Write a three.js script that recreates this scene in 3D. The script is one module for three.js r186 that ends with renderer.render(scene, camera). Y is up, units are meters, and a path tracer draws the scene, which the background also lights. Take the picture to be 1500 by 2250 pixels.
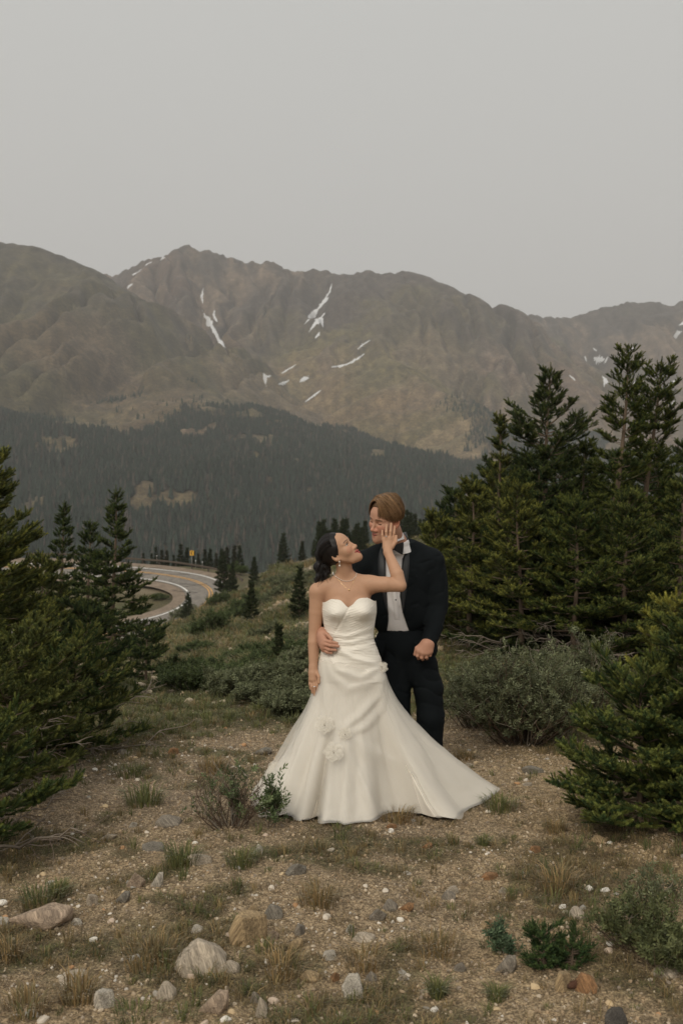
import * as THREE from 'three';
import { mergeGeometries, mergeVertices } from 'three/addons/utils/BufferGeometryUtils.js';

// ---------- camera, sky, sun, exposure ----------
const scene = new THREE.Scene();
const EYE = 1.6, FP = 2187;                       // eye height; focal length in pixels of the 1500 x 2250 photograph
const camera = new THREE.PerspectiveCamera(2 * Math.atan(1125 / FP) * 180 / Math.PI, 1500 / 2250, 0.1, 12000);
camera.position.set(0, EYE, 0);
camera.lookAt(0, EYE, -10);
camera.focus = 5.6;
camera.userData.fStop = 4.5;
const renderer = new THREE.WebGLRenderer({ antialias: true });
renderer.toneMapping = THREE.LinearToneMapping;
renderer.toneMappingExposure = 1.2;
renderer.shadowMap.enabled = true;

{ // even smoky overcast: warm grey at the skyline, a little brighter overhead
  const W = 64, H = 64, data = new Float32Array(W * H * 4);
  for (let j = 0; j < H; j++) {
    const el = ((j + 0.5) / H - 0.5) * Math.PI, s = Math.max(0, Math.sin(el));
    const k = Math.min(1, s / 0.45), up = Math.max(0, (s - 0.45) / 0.55);
    for (let i = 0; i < W; i++) {
      const o = (j * W + i) * 4;
      data[o] = 0.43 + 0.05 * k + 0.10 * up; data[o + 1] = 0.412 + 0.066 * k + 0.10 * up; data[o + 2] = 0.392 + 0.068 * k + 0.10 * up; data[o + 3] = 1;
    }
  }
  const sky = new THREE.DataTexture(data, W, H, THREE.RGBAFormat, THREE.FloatType);
  sky.mapping = THREE.EquirectangularReflectionMapping; sky.magFilter = THREE.LinearFilter; sky.needsUpdate = true;
  scene.background = sky; scene.environment = sky;
}
const sun = new THREE.DirectionalLight(new THREE.Color(1.0, 0.93, 0.80), 1.5);   // the sun diffused by smoke, high behind the camera's left shoulder
sun.position.set(-6, 13, 8); sun.target.position.set(0, 0, -6);
sun.castShadow = true; sun.shadow.radius = 60; sun.shadow.mapSize.set(2048, 2048);
Object.assign(sun.shadow.camera, { left: -20, right: 20, top: 20, bottom: -20, near: 1, far: 80 });
scene.add(sun, sun.target);
scene.fog = new THREE.FogExp2(new THREE.Color(0.92, 0.92, 0.92), 0.00014);

// ---------- helpers ----------
let seedState = 12345;
const seed = (n) => { seedState = n | 0; };
const rnd = () => { seedState = (seedState + 0x6d2b79f5) | 0; let t = Math.imul(seedState ^ (seedState >>> 15), 1 | seedState); t = (t + Math.imul(t ^ (t >>> 7), 61 | t)) ^ t; return ((t ^ (t >>> 14)) >>> 0) / 4294967296; };
const rr = (a, b) => a + (b - a) * rnd();
const gauss = () => (rnd() + rnd() + rnd() - 1.5) / 1.5 * 1.7;
const clamp = (x, a = 0, b = 1) => Math.min(b, Math.max(a, x));
const lerp = (a, b, t) => a + (b - a) * t;
const sstep = (a, b, x) => { const t = clamp((x - a) / (b - a)); return t * t * (3 - 2 * t); };
const V = (x, y, z) => new THREE.Vector3(x, y, z);
const hash = (x, y, z) => { let h = Math.imul(x, 374761393) ^ Math.imul(y, 668265263) ^ Math.imul(z, 2147483647 ^ 1274126177); h = Math.imul(h ^ (h >>> 13), 1274126177); return ((h ^ (h >>> 16)) >>> 0) / 4294967296; };
function noise3(x, y, z = 0) {                     // smooth value noise, -1..1
  const ix = Math.floor(x), iy = Math.floor(y), iz = Math.floor(z); let fx = x - ix, fy = y - iy, fz = z - iz;
  fx = fx * fx * (3 - 2 * fx); fy = fy * fy * (3 - 2 * fy); fz = fz * fz * (3 - 2 * fz);
  const c = (a, b, d) => hash(ix + a, iy + b, iz + d);
  const l0 = lerp(lerp(c(0, 0, 0), c(1, 0, 0), fx), lerp(c(0, 1, 0), c(1, 1, 0), fx), fy);
  const l1 = fz === 0 ? l0 : lerp(lerp(c(0, 0, 1), c(1, 0, 1), fx), lerp(c(0, 1, 1), c(1, 1, 1), fx), fy);
  return lerp(l0, l1, fz) * 2 - 1;
}
function fbm(x, y, oct = 4, z = 0) { let s = 0, a = 0.5; for (let i = 0; i < oct; i++) { s += a * noise3(x, y, z); x = x * 2.03 + 17.1; y = y * 2.03 + 5.3; a *= 0.5; } return s; }
const at = (px, py, d) => V((px - 750) / FP * d, EYE + (1125 - py) / FP * d, -d);      // a point of the place, seen at that pixel of the photograph, d metres ahead
const names = {};
function numbered(n) { const k = names[n] = (names[n] ?? -1) + 1; return k ? n + '_' + String(k).padStart(3, '0') : n; }
function shade(o) { o.traverse((c) => { if (c.isMesh) { c.castShadow = true; c.receiveShadow = true; } }); return o; }
function tag(o, label, category, group, kind) { o.userData.label = label; if (category) o.userData.category = category; if (group) o.userData.group = group; if (kind) o.userData.kind = kind; return o; }
function top(o, name, label, category, group, kind) { o.name = numbered(name); tag(o, label, category, group, kind); scene.add(o); return shade(o); }
function thing(name, pos, label, category, group) { const g = new THREE.Group(); g.name = numbered(name); g.position.copy(pos); tag(g, label, category, group); scene.add(g); return g; }
function part(parent, name, geo, mat, kind) { const m = new THREE.Mesh(geo, mat); m.name = name; m.castShadow = m.receiveShadow = true; if (kind) m.userData.kind = kind; parent.add(m); return m; }
function geom(pos, idx, col, uv) {
  const g = new THREE.BufferGeometry();
  g.setAttribute('position', new THREE.BufferAttribute(pos instanceof Float32Array ? pos : new Float32Array(pos), 3));
  if (col) g.setAttribute('color', new THREE.BufferAttribute(col instanceof Float32Array ? col : new Float32Array(col), 3));
  if (uv) g.setAttribute('uv', new THREE.BufferAttribute(uv instanceof Float32Array ? uv : new Float32Array(uv), 2));
  if (idx) g.setIndex(new THREE.BufferAttribute(idx instanceof Uint32Array ? idx : new Uint32Array(idx), 1));
  g.computeVertexNormals();
  return g;
}
const mat = (r, g, b, rough = 0.9, more = {}) => { const m = new (('transmission' in more || 'sheen' in more || 'clearcoat' in more || 'specularIntensity' in more) ? THREE.MeshPhysicalMaterial : THREE.MeshStandardMaterial)({ roughness: rough, ...more }); m.color.setRGB(r, g, b); return m; };
class Strips {                                     // many thin tubes gathered in one geometry
  constructor() { this.p = []; this.i = []; this.c = []; this.n = 0; }
  tube(pts, r0, r1, sides = 5, col = [1, 1, 1], flat = 1) {
    const N = pts.length, T = V(0, 0, 0), A = V(0, 0, 0), B = V(0, 0, 0), base = this.n;
    for (let k = 0; k < N; k++) {
      T.subVectors(pts[Math.min(N - 1, k + 1)], pts[Math.max(0, k - 1)]).normalize();
      if (k === 0) { A.set(0.31, 0.93, 0.17); if (Math.abs(A.dot(T)) > 0.9) A.set(0.93, 0.1, 0.31); }
      A.addScaledVector(T, -A.dot(T)).normalize(); B.crossVectors(T, A);
      const r = typeof r1 === 'function' ? r1(k / (N - 1)) : lerp(r0, r1, k / (N - 1));
      for (let s = 0; s < sides; s++) {
        const a = s / sides * Math.PI * 2, ca = Math.cos(a) * r, sa = Math.sin(a) * r * flat;
        this.p.push(pts[k].x + A.x * ca + B.x * sa, pts[k].y + A.y * ca + B.y * sa, pts[k].z + A.z * ca + B.z * sa); this.c.push(...col); this.n++;
      }
    }
    for (let k = 0; k < N - 1; k++) for (let s = 0; s < sides; s++) {
      const a = base + k * sides + s, b = base + k * sides + (s + 1) % sides, c = a + sides, d = b + sides;
      this.i.push(a, c, b, b, c, d);
    }
    const cap0 = this.n; this.p.push(pts[0].x, pts[0].y, pts[0].z, pts[N - 1].x, pts[N - 1].y, pts[N - 1].z); this.c.push(...col, ...col); this.n += 2;
    for (let s = 0; s < sides; s++) { const s2 = (s + 1) % sides; this.i.push(cap0, base + s, base + s2, cap0 + 1, base + (N - 1) * sides + s2, base + (N - 1) * sides + s); }
    return this;
  }
  tri(a, b, c, col = [1, 1, 1]) { for (const v of [a, b, c]) { this.p.push(v.x, v.y, v.z); this.c.push(...col); } this.i.push(this.n, this.n + 1, this.n + 2); this.n += 3; return this; }
  quad(a, b, c, d, col) { this.tri(a, b, c, col); return this.tri(a, c, d, col); }
  build() { return geom(this.p, this.i, this.c); }
}
function instanced(name, geo, material, mats, cols) {
  const im = new THREE.InstancedMesh(geo, material, mats.length); im.name = name; im.castShadow = im.receiveShadow = true;
  mats.forEach((m, i) => im.setMatrixAt(i, m));
  if (cols) { const c = new THREE.Color(); cols.forEach((k, i) => im.setColorAt(i, c.setRGB(k[0], k[1], k[2]))); }
  return im;
}
function noiseTexture(size, f, seedN, srgb) {       // f(u, v, n) -> 0..255 or [r, g, b]; n(freq, k) is noise that repeats without a seam
  const data = new Uint8Array(size * size * 4);
  const n = (u, v, freq, k) => { const x = u * freq, y = v * freq, ix = Math.floor(x), iy = Math.floor(y); let fx = x - ix, fy = y - iy; fx = fx * fx * (3 - 2 * fx); fy = fy * fy * (3 - 2 * fy); const w = (a) => ((a % freq) + freq) % freq, c = (a, b) => hash(w(ix + a), w(iy + b), seedN * 31 + k); return lerp(lerp(c(0, 0), c(1, 0), fx), lerp(c(0, 1), c(1, 1), fx), fy); };
  for (let j = 0; j < size; j++) for (let i = 0; i < size; i++) {
    const r = f(i / size, j / size, (freq, k) => n(i / size, j / size, freq, k)), o = (j * size + i) * 4;
    if (r.length) { data[o] = r[0]; data[o + 1] = r[1]; data[o + 2] = r[2]; } else data[o] = data[o + 1] = data[o + 2] = r;
    data[o + 3] = 255;
  }
  const t = new THREE.DataTexture(data, size, size); t.wrapS = t.wrapT = THREE.RepeatWrapping; t.magFilter = THREE.LinearFilter; t.needsUpdate = true;
  if (srgb) t.colorSpace = THREE.SRGBColorSpace;
  return t;
}
// ---------- the hillside: height from profiles along sight columns ----------
const DD = [0, 7, 9, 14, 20, 30, 45, 70, 90, 110, 120, 130, 140, 150, 160, 166, 180, 200, 260, 420];
const TAIL = [-18, -40, -100];
const COLS = [
  [-300, [0, 0, -.1, -.5, -1.2, -2.8, -5, -9, -12, -14, -14.6, -12.7, -10.7, -8.7, -6.7, -6.7, -10, ...TAIL]],
  [250, [0, 0, -.1, -.5, -1.3, -2.8, -5, -8.6, -11.4, -13.6, -14.4, -12.7, -10.7, -8.7, -6.7, -6.9, -10, ...TAIL]],
  [400, [0, 0, -.15, -.8, -1.6, -2.7, -4.6, -7.4, -9.3, -10.8, -12.4, -12.7, -10.7, -8.7, -7.0, -7.6, -10, ...TAIL]],
  [480, [0, 0, -.15, -.8, -1.5, -2.5, -4, -6.2, -7.4, -8.1, -8.0, -10.2, -10.7, -8.7, -7.4, -8, -10, ...TAIL]],
  [560, [0, 0, -.1, -.7, -1.3, -2.3, -3.7, -5.6, -6.8, -7.4, -7.4, -7.4, -7.6, -8.1, -8.2, -8.8, -10, ...TAIL]],
  [640, [0, 0, -.1, -.6, -1.1, -1.9, -3.1, -4.6, -5.5, -6.1, -6.3, -6.4, -6.5, -6.5, -6.6, -6.8, -8, -14, -40, -100]],
  [760, [0, 0, 0, -.4, -.8, -1.4, -2.2, -3.2, -3.8, -4.2, -4.4, -4.5, -4.6, -4.6, -4.6, -4.7, -5.5, -10, -36, -95]],
  [900, [0, 0, 0, -.2, -.4, -.8, -1.4, -2, -2.4, -2.6, -2.7, -2.8, -2.8, -2.8, -2.9, -3, -3.2, -6, -30, -90]],
  [1100, [0, 0, 0, 0, .1, .3, .3, 0, -.3, -.5, -.6, -.6, -.7, -.7, -.8, -.9, -1.2, -4, -25, -90]],
  [1900, [0, 0, 0, 0, .1, .3, .3, 0, -.3, -.5, -.6, -.6, -.7, -.7, -.8, -.9, -1.2, -4, -25, -90]],
];
const ROAD_H = 40, ROAD_S = 0.2;                    // the hairpin lies on a plane that climbs away: y = EYE - H + S * depth
const roadY = (d) => EYE - ROAD_H + ROAD_S * d;
const onRoad = (px, py) => { const d = ROAD_H / ((py - 1125) / FP + ROAD_S); return V((px - 750) / FP * d, roadY(d), -d); };
function profile(c, d) {
  const v = COLS[c][1]; let k = 0; while (k < DD.length - 2 && d > DD[k + 1]) k++;
  const t = clamp((d - DD[k]) / (DD[k + 1] - DD[k])), m = (i) => { i = clamp(i, 0, DD.length - 1); const a = Math.max(0, i - 1), b = Math.min(DD.length - 1, i + 1); return (v[b] - v[a]) / (DD[b] - DD[a]); };
  const h = DD[k + 1] - DD[k], t2 = t * t, t3 = t2 * t;
  return (2 * t3 - 3 * t2 + 1) * v[k] + (t3 - 2 * t2 + t) * h * m(k) + (-2 * t3 + 3 * t2) * v[k + 1] + (t3 - t2) * h * m(k + 1);
}
function groundSmooth(x, z) {
  const d = -z; if (d <= 1) return 0;
  const px = clamp(750 + FP * x / d, COLS[0][0], COLS[COLS.length - 1][0]);
  let c = 0; while (c < COLS.length - 2 && px > COLS[c + 1][0]) c++;
  const t = sstep(COLS[c][0], COLS[c + 1][0], px);
  return lerp(profile(c, d), profile(c + 1, d), t);
}
function groundY(x, z) {
  const d = Math.hypot(x, z);
  let y = groundSmooth(x, z);
  const far = sstep(9, 40, d), roadish = sstep(105, 122, -z) * (1 - sstep(158, 166, -z)) * (1 - sstep(-13, -9, x));
  y += fbm(x * 0.35, z * 0.35, 3) * 0.07 * (1 - far * 0.3);
  y += fbm(x * 2.1 + 9, z * 2.1, 3) * 0.028;
  y += far * fbm(x * 0.09 + 3, z * 0.09, 3) * 1.1 * (1 - roadish);
  if (d < 12) y += fbm(x * 9, z * 9, 2) * 0.012;
  return y - 0.22 * roadish;
}
// where turf, bare gravel and shrubby heath lie on the near ground
function turf(x, z) {
  const d = -z, n = fbm(x * 1.3 + 40, z * 1.3 + 7, 4), n2 = fbm(x * 5 + 4, z * 5, 3);
  const px = d > 0.5 ? 750 + FP * x / d : 750;
  let g = sstep(6.6, 8.2, d + 1.2 * sstep(480, 200, px) + n * 1.3);
  g = Math.max(g, sstep(0.16, 0.42, n + n2 * 0.45 + lerp(0.2, -0.02, sstep(350, 900, px)) - (d < 3.2 ? 0 : 0.0)) * 0.75);
  return clamp(g);
}
function scree(x, z) { const d = Math.hypot(x, z); return d < 12 ? 0 : sstep(0.12, 0.3, fbm(x * 0.05 + 11, z * 0.09 + 3, 4) + sstep(480, 640, 750 + FP * x / -z) * 0.1) ; }
{
  const az = [], dist = [];
  for (let a = -180; a < -40; a += 5) az.push(a);
  for (let a = -40; a <= 40.001; a += 0.16) az.push(a);
  for (let a = 45; a <= 180; a += 5) az.push(a);
  for (let d = 0.4; d < 2.4; d *= 1.25) dist.push(d);
  for (let d = 2.4; d < 12; d *= 1.0052) dist.push(d);
  for (let d = 12; d < 60; d *= 1.014) dist.push(d);
  for (let d = 60; d < 330; d *= 1.012) dist.push(d);
  const na = az.length, nd = dist.length, pos = new Float32Array(na * nd * 3), col = new Float32Array(na * nd * 3), uv = new Float32Array(na * nd * 2), idx = [];
  for (let j = 0; j < nd; j++) for (let i = 0; i < na; i++) {
    const a = az[i] * Math.PI / 180, x = Math.sin(a) * dist[j], z = -Math.cos(a) * dist[j], o = j * na + i;
    const y = z > -0.5 ? fbm(x * 0.35, z * 0.35, 3) * 0.07 : groundY(x, z), g = turf(x, z), s = scree(x, z), n = fbm(x * 3, z * 3, 3), w = fbm(x * 0.7 + 50, z * 0.7, 3);
    pos[o * 3] = x; pos[o * 3 + 1] = y; pos[o * 3 + 2] = z; uv[o * 2] = x; uv[o * 2 + 1] = z;
    const soil = [0.40 + 0.06 * n + 0.07 * w, 0.302 + 0.045 * n + 0.045 * w, 0.188 + 0.03 * n], grass = [0.125 + 0.04 * w, 0.118 + 0.03 * n, 0.045 + 0.01 * n], heath = [0.15 + 0.05 * w, 0.128 + 0.03 * w, 0.062];
    const k = Math.hypot(x, z) > 14 ? sstep(-0.25, 0.25, fbm(x * 0.12, z * 0.12 + 8, 4)) : 0, sc = [0.36, 0.29, 0.21];
    for (let c = 0; c < 3; c++) { let q = lerp(soil[c], lerp(grass[c], heath[c], k), g); q = lerp(q, sc[c], s * 0.75); col[o * 3 + c] = q; }
  }
  for (let j = 0; j < nd - 1; j++) for (let i = 0; i < na - 1; i++) { const a = j * na + i; idx.push(a, a + 1, a + na, a + 1, a + na + 1, a + na); }
  const tex = noiseTexture(1024, (u, v, n) => { const s = n(512, 1) * 0.45 + n(256, 2) * 0.3 + n(96, 3) * 0.25; const q = clamp((s - 0.5) * 2.1 + 0.5); const w = n(300, 7) > 0.86 ? 50 : 0; return [lerp(120, 235, q) + w, lerp(116, 233, q) + w, lerp(110, 230, q) + w].map((k) => Math.min(255, k)); }, 5, true);
  const bump = noiseTexture(1024, (u, v, n) => 255 * clamp(n(400, 1) * 0.4 + n(200, 2) * 0.35 + n(64, 4) * 0.25), 9);
  tex.repeat.set(0.5, 0.5); bump.repeat.set(0.5, 0.5);
  const m = new THREE.MeshStandardMaterial({ vertexColors: true, map: tex, bumpMap: bump, bumpScale: 0.012, roughness: 1 });
  m.color.setRGB(1.35, 1.35, 1.35);
  top(new THREE.Mesh(geom(pos, new Uint32Array(idx), col, uv), m), 'ground', 'gravelly hillside ground with patchy alpine turf falling away to the road', 'ground', null, 'structure');
}

// ---------- mountains across the valley: slopes that fall from ridge lines ----------
const ridge = (slope, low, knee, pts, jag = 5, gully = 1) => { const p = pts.map((q) => at(...q)); let s = 0; const len = p.map((v, i) => (i ? (s += Math.hypot(v.x - p[i - 1].x, v.z - p[i - 1].z)) : 0)); const e = V(0, 0, 0).subVectors(p[p.length - 1], p[0]).setY(0).normalize(); return { slope, low, knee, p, len, jag, gully, e }; };
const RIDGES = [
  ridge(0.68, 0.3, 850, [[-500, 520, 3400], [100, 600, 3400], [250, 608, 3250], [280, 590, 3200], [330, 574, 3150], [362, 568, 3120], [388, 546, 3100], [415, 533, 3090], [445, 540, 3080], [500, 562, 3050], [560, 575, 3030], [605, 584, 3010], [640, 598, 3000], [690, 590, 2990], [725, 588, 2980], [758, 598, 2960], [776, 610, 2950], [812, 601, 2940], [838, 609, 2930], [868, 598, 2920], [896, 597, 2920], [930, 610, 2950], [960, 634, 3000], [985, 658, 3060], [1005, 669, 3120], [1050, 672, 3250], [1100, 680, 3400], [1150, 690, 3500], [1200, 693, 3600], [1235, 697, 3650], [1262, 687, 3650], [1300, 676, 3650], [1350, 669, 3650], [1400, 664, 3650], [1450, 660, 3650], [1500, 656, 3650], [2100, 630, 3650]], 17, 1.3),
  ridge(0.64, 0.32, 700, [[-700, 560, 2300], [-300, 520, 2300], [-100, 528, 2300], [0, 535, 2300], [50, 539, 2300], [92, 543, 2310], [130, 560, 2330], [160, 571, 2340], [200, 598, 2370], [240, 622, 2390], [330, 680, 2330], [430, 745, 2230], [520, 812, 2130], [575, 868, 2050]], 5, 1),
  ridge(0.60, 0.32, 420, [[776, 640, 2850], [800, 700, 2650], [822, 755, 2450], [850, 785, 2330], [880, 800, 2260], [930, 838, 2160], [990, 868, 2070], [1050, 890, 2000], [1090, 925, 1930], [1110, 985, 1830], [1120, 1060, 1700], [1130, 1130, 1580]], 5, 0.8),
  ridge(0.34, 0.27, 300, [[340, 806, 2000], [400, 848, 1850], [440, 872, 1780], [500, 905, 1700], [560, 935, 1620], [640, 990, 1520], [700, 1035, 1450], [800, 1085, 1380], [900, 1120, 1330], [1000, 1150, 1290], [1150, 1190, 1240], [1500, 1230, 1200]], 3, 0.4),
  ridge(0.30, 0.27, 300, [[-400, 800, 1900], [-200, 880, 1600], [0, 900, 1500], [120, 945, 1420], [230, 985, 1330], [330, 1040, 1230], [430, 1085, 1130], [560, 1150, 1010]], 3, 0.4),
];
const farOut = { ridge: 0, t: 0, s: 0 };
function farY(x, z) {
  let best = -1e9, sum = 0; const K = 14, hs = [];
  for (let r = 0; r < RIDGES.length; r++) {
    const R = RIDGES[r]; let top = -1e9, t = 0, bs = 0;
    for (let i = 0; i < R.p.length - 1; i++) {
      const a = R.p[i], b = R.p[i + 1], ex = b.x - a.x, ez = b.z - a.z, u = clamp(((x - a.x) * ex + (z - a.z) * ez) / (ex * ex + ez * ez)), q = Math.hypot(x - a.x - ex * u, z - a.z - ez * u);
      const drop = q < R.knee ? R.slope * q : R.slope * R.knee + lerp(R.low, R.slope, Math.exp(-(q - R.knee) / 260)) * (q - R.knee), h = lerp(a.y, b.y, u) - drop;
      if (h > top) { top = h; t = q; bs = lerp(R.len[i], R.len[i + 1], u); }
    }
    const w = x * R.e.x + z * R.e.z + fbm(x / 170, z / 170, 3) * 90;
    const cut = 1 - Math.abs(noise3(w / 105, t / 900 + r * 7)), fine = 1 - Math.abs(noise3(w / 38 + 5, t / 330 + r * 3));
    const amp = Math.min(9 + t * 0.2, 56) * R.gully * (t < R.knee * 1.3 ? 1 : 0.5 + 0.5 * Math.exp(-(t - R.knee * 1.3) / 200));
    const broad = 1 - Math.abs(noise3(w / 290 + 11, t / 1600 + r * 5)); const h = top - (cut * cut) * amp * 0.8 - (broad * broad - 0.4) * Math.min(t * 0.28, 105) * R.gully - fine * fine * amp * 0.62 + amp * 0.55 + fbm(x / 70 + 3, z / 70, 5) * Math.min(22, 7 + t * 0.05) + fbm(bs / 28, r * 9.1, 3) * R.jag * Math.exp(-t / 60);
    hs.push(h);
    if (h > best) { best = h; farOut.ridge = r; farOut.t = t; farOut.s = w; farOut.cut = Math.max(cut, broad * 0.985); }
  }
  for (const h of hs) sum += Math.exp((h - best) / K);
  const y = best + K * Math.log(sum), d = Math.hypot(x, z);
  return Math.max(y, lerp(-110, -60, sstep(500, 1500, d)) - 60 * sstep(700, 300, d));
}
const projX = (x, z) => 750 + FP * x / -z, projY = (y, z) => 1125 - FP * (y - EYE) / -z;
const GLADES = [];
function woods(x, z, y) { let w = woodsAll(x, z, y); if (w > 0) for (const [c, R, k] of GLADES) { const q = Math.hypot(x - c.x, z - c.z) + fbm(x / 45, z / 45, 3) * R * 0.9; if (q < R) w = Math.min(w, k); } return w; }
function woodsAll(x, z, y) {                           // how wooded the far slopes are, 0..1
  const n = fbm(x / 120 + 7, z / 120, 4), r = farOut.ridge;
  if (r === 3 || r === 4) { const e = sstep(205, 160, y + n * 150); return e * (fbm(x / 55 + 3, z / 150 + 8, 3) > 0.33 ? 0.1 : 1); }
  if (r === 1) return Math.max(sstep(165, 120, y + n * 60), y < 250 && n > 0.2 && x > -420 ? 0.5 : 0);
  if (r === 2) return y < 40 ? 1 : sstep(-0.05, 0.2, n + sstep(200, 500, x) * 0.3 - 0.12 - sstep(120, 300, y) * 0.22) * (y < 260 ? 1 : 0) * sstep(150, 330, x + z * 0.0);
  return y < 70 && n > 0.1 ? 0.4 : 0;
}
let mountainMesh;
function hitFar(px, py, from = 1500) {
  let d = from; for (; d < 5000; d += 8) { const p = at(px, py, d); if (p.y < farY(p.x, p.z)) break; }
  let lo = d - 8, hi = d; for (let k = 0; k < 14; k++) { const m = (lo + hi) / 2, p = at(px, py, m); if (p.y < farY(p.x, p.z)) hi = m; else lo = m; }
  return at(px, py, hi);
}
GLADES.push(...[[262, 905, 120, 0.03], [215, 935, 90, 0.04], [330, 905, 60, 0.1], [380, 862, 120, 0.3], [430, 848, 70, 0.35], [20, 900, 45, 0.1], [115, 985, 40, 0.08]].map(([px, py, R, k]) => [hitFar(px, py, 700), R, k]));   // openings in the woods
const FANS = [[620, 880, 170, 0.8], [680, 800, 130, 0.5], [905, 870, 120, 0.75], [1035, 1000, 140, 0.8], [275, 830, 70, 0.75], [110, 780, 60, 0.6], [520, 720, 90, 0.4], [980, 780, 140, 0.4], [1300, 880, 220, 0.5]].map(([px, py, R, k]) => [hitFar(px, py), R, k]);   // pale scree fans
{
  const az = [], dist = [];
  for (let a = -34; a <= 34.001; a += 0.088) az.push(a);
  for (let d = 210; d < 700; d *= 1.06) dist.push(d);
  for (let d = 700; d < 2200; d *= 1.0052) dist.push(d);
  for (let d = 2200; d < 3800; d *= 1.0032) dist.push(d);
  for (let d = 3800; d < 5200; d *= 1.03) dist.push(d);
  const na = az.length, nd = dist.length, pos = new Float32Array(na * nd * 3), col = new Float32Array(na * nd * 3), uv = new Float32Array(na * nd * 2), idx = new Uint32Array((na - 1) * (nd - 1) * 6);
  for (let j = 0; j < nd; j++) for (let i = 0; i < na; i++) {
    const a = az[i] * Math.PI / 180, x = Math.sin(a) * dist[j], z = -Math.cos(a) * dist[j], o = j * na + i, y = farY(x, z), { ridge: r, t, s } = farOut;
    pos[o * 3] = x; pos[o * 3 + 1] = y; pos[o * 3 + 2] = z; uv[o * 2] = x / 120; uv[o * 2 + 1] = (y * 1.1 - z * 0.45) / 110;
    const chute = sstep(0.93, 0.99, farOut.cut) * sstep(-0.3, 0.3, fbm(x / 240 + 9, z / 240, 3)), streak = noise3(s / 46, t / 420 + r * 5) * 0.3 + noise3(s / 17 + 9, t / 260) * 0.2, blotch = fbm(x / 210 + 2, z / 210 + 5, 4), grain = fbm(x / 14, z / 14, 3);
    const rocky = clamp(sstep(300, 560, y + blotch * 420 + streak * 60) * 0.95 + sstep(0.2, 0.6, grain) * 0.2), bare = Math.max(sstep(0.1, 0.5, streak * 0.8 + blotch * 1.1) * 0.65, chute * 0.6, ...FANS.map(([c, R, k]) => k * sstep(R, R * 0.35, Math.hypot(x - c.x, z - c.z) + blotch * R * 0.9)));
    const rock = [0.09, 0.073, 0.061], tundra = [0.135, 0.112, 0.058], tan = [0.25, 0.185, 0.125], floor = [0.07, 0.062, 0.036], rust = [0.175, 0.108, 0.07], rib = noise3(s / 15 + 3, t / 75) * 0.6 + noise3(s / 6, t / 40 + 7) * 0.4, crest = Math.exp(-t / 170);
    const wd = woods(x, z, y), kind = [[0.98, 0.97, 1.02], [0.74, 0.76, 0.72], [1.12, 1.12, 1.0], [1, 1, 1], [1, 1, 1]][r];   // each ridge its own rock
    for (let c = 0; c < 3; c++) { let q = lerp(tundra[c], rock[c], rocky); q = lerp(q, tan[c], bare); q = lerp(q, rust[c], sstep(0.1, 0.5, fbm(x / 300 + 31, z / 300, 3)) * 0.45); q *= 1 + grain * 0.45 + rib * 0.5 * crest; q *= kind[c]; col[o * 3 + c] = lerp(q, floor[c], wd * 0.8); }
  }
  let n = 0;
  for (let j = 0; j < nd - 1; j++) for (let i = 0; i < na - 1; i++) { const a = j * na + i; idx[n++] = a; idx[n++] = a + 1; idx[n++] = a + na; idx[n++] = a + 1; idx[n++] = a + na + 1; idx[n++] = a + na; }
  const grainTex = noiseTexture(512, (u, v, n) => { const q = n(256, 1) * 0.25 + n(96, 2) * 0.3 + n(32, 3) * 0.25 + n(9, 4) * 0.2, k = lerp(140, 255, clamp((q - 0.5) * 2.4 + 0.5)); return [k, k * 0.99, k * 0.97]; }, 61, true);
  const m = new THREE.MeshStandardMaterial({ vertexColors: true, map: grainTex, roughness: 1 }); m.color.setRGB(1.25, 1.25, 1.25);
  const mesh = new THREE.Mesh(geom(pos, idx, col, uv), m);
  top(mesh, 'mountains', 'hazy brown mountain ridges with tundra slopes and streaks of late snow', 'mountain', null, 'structure');
  mountainMesh = mesh;
}
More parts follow.
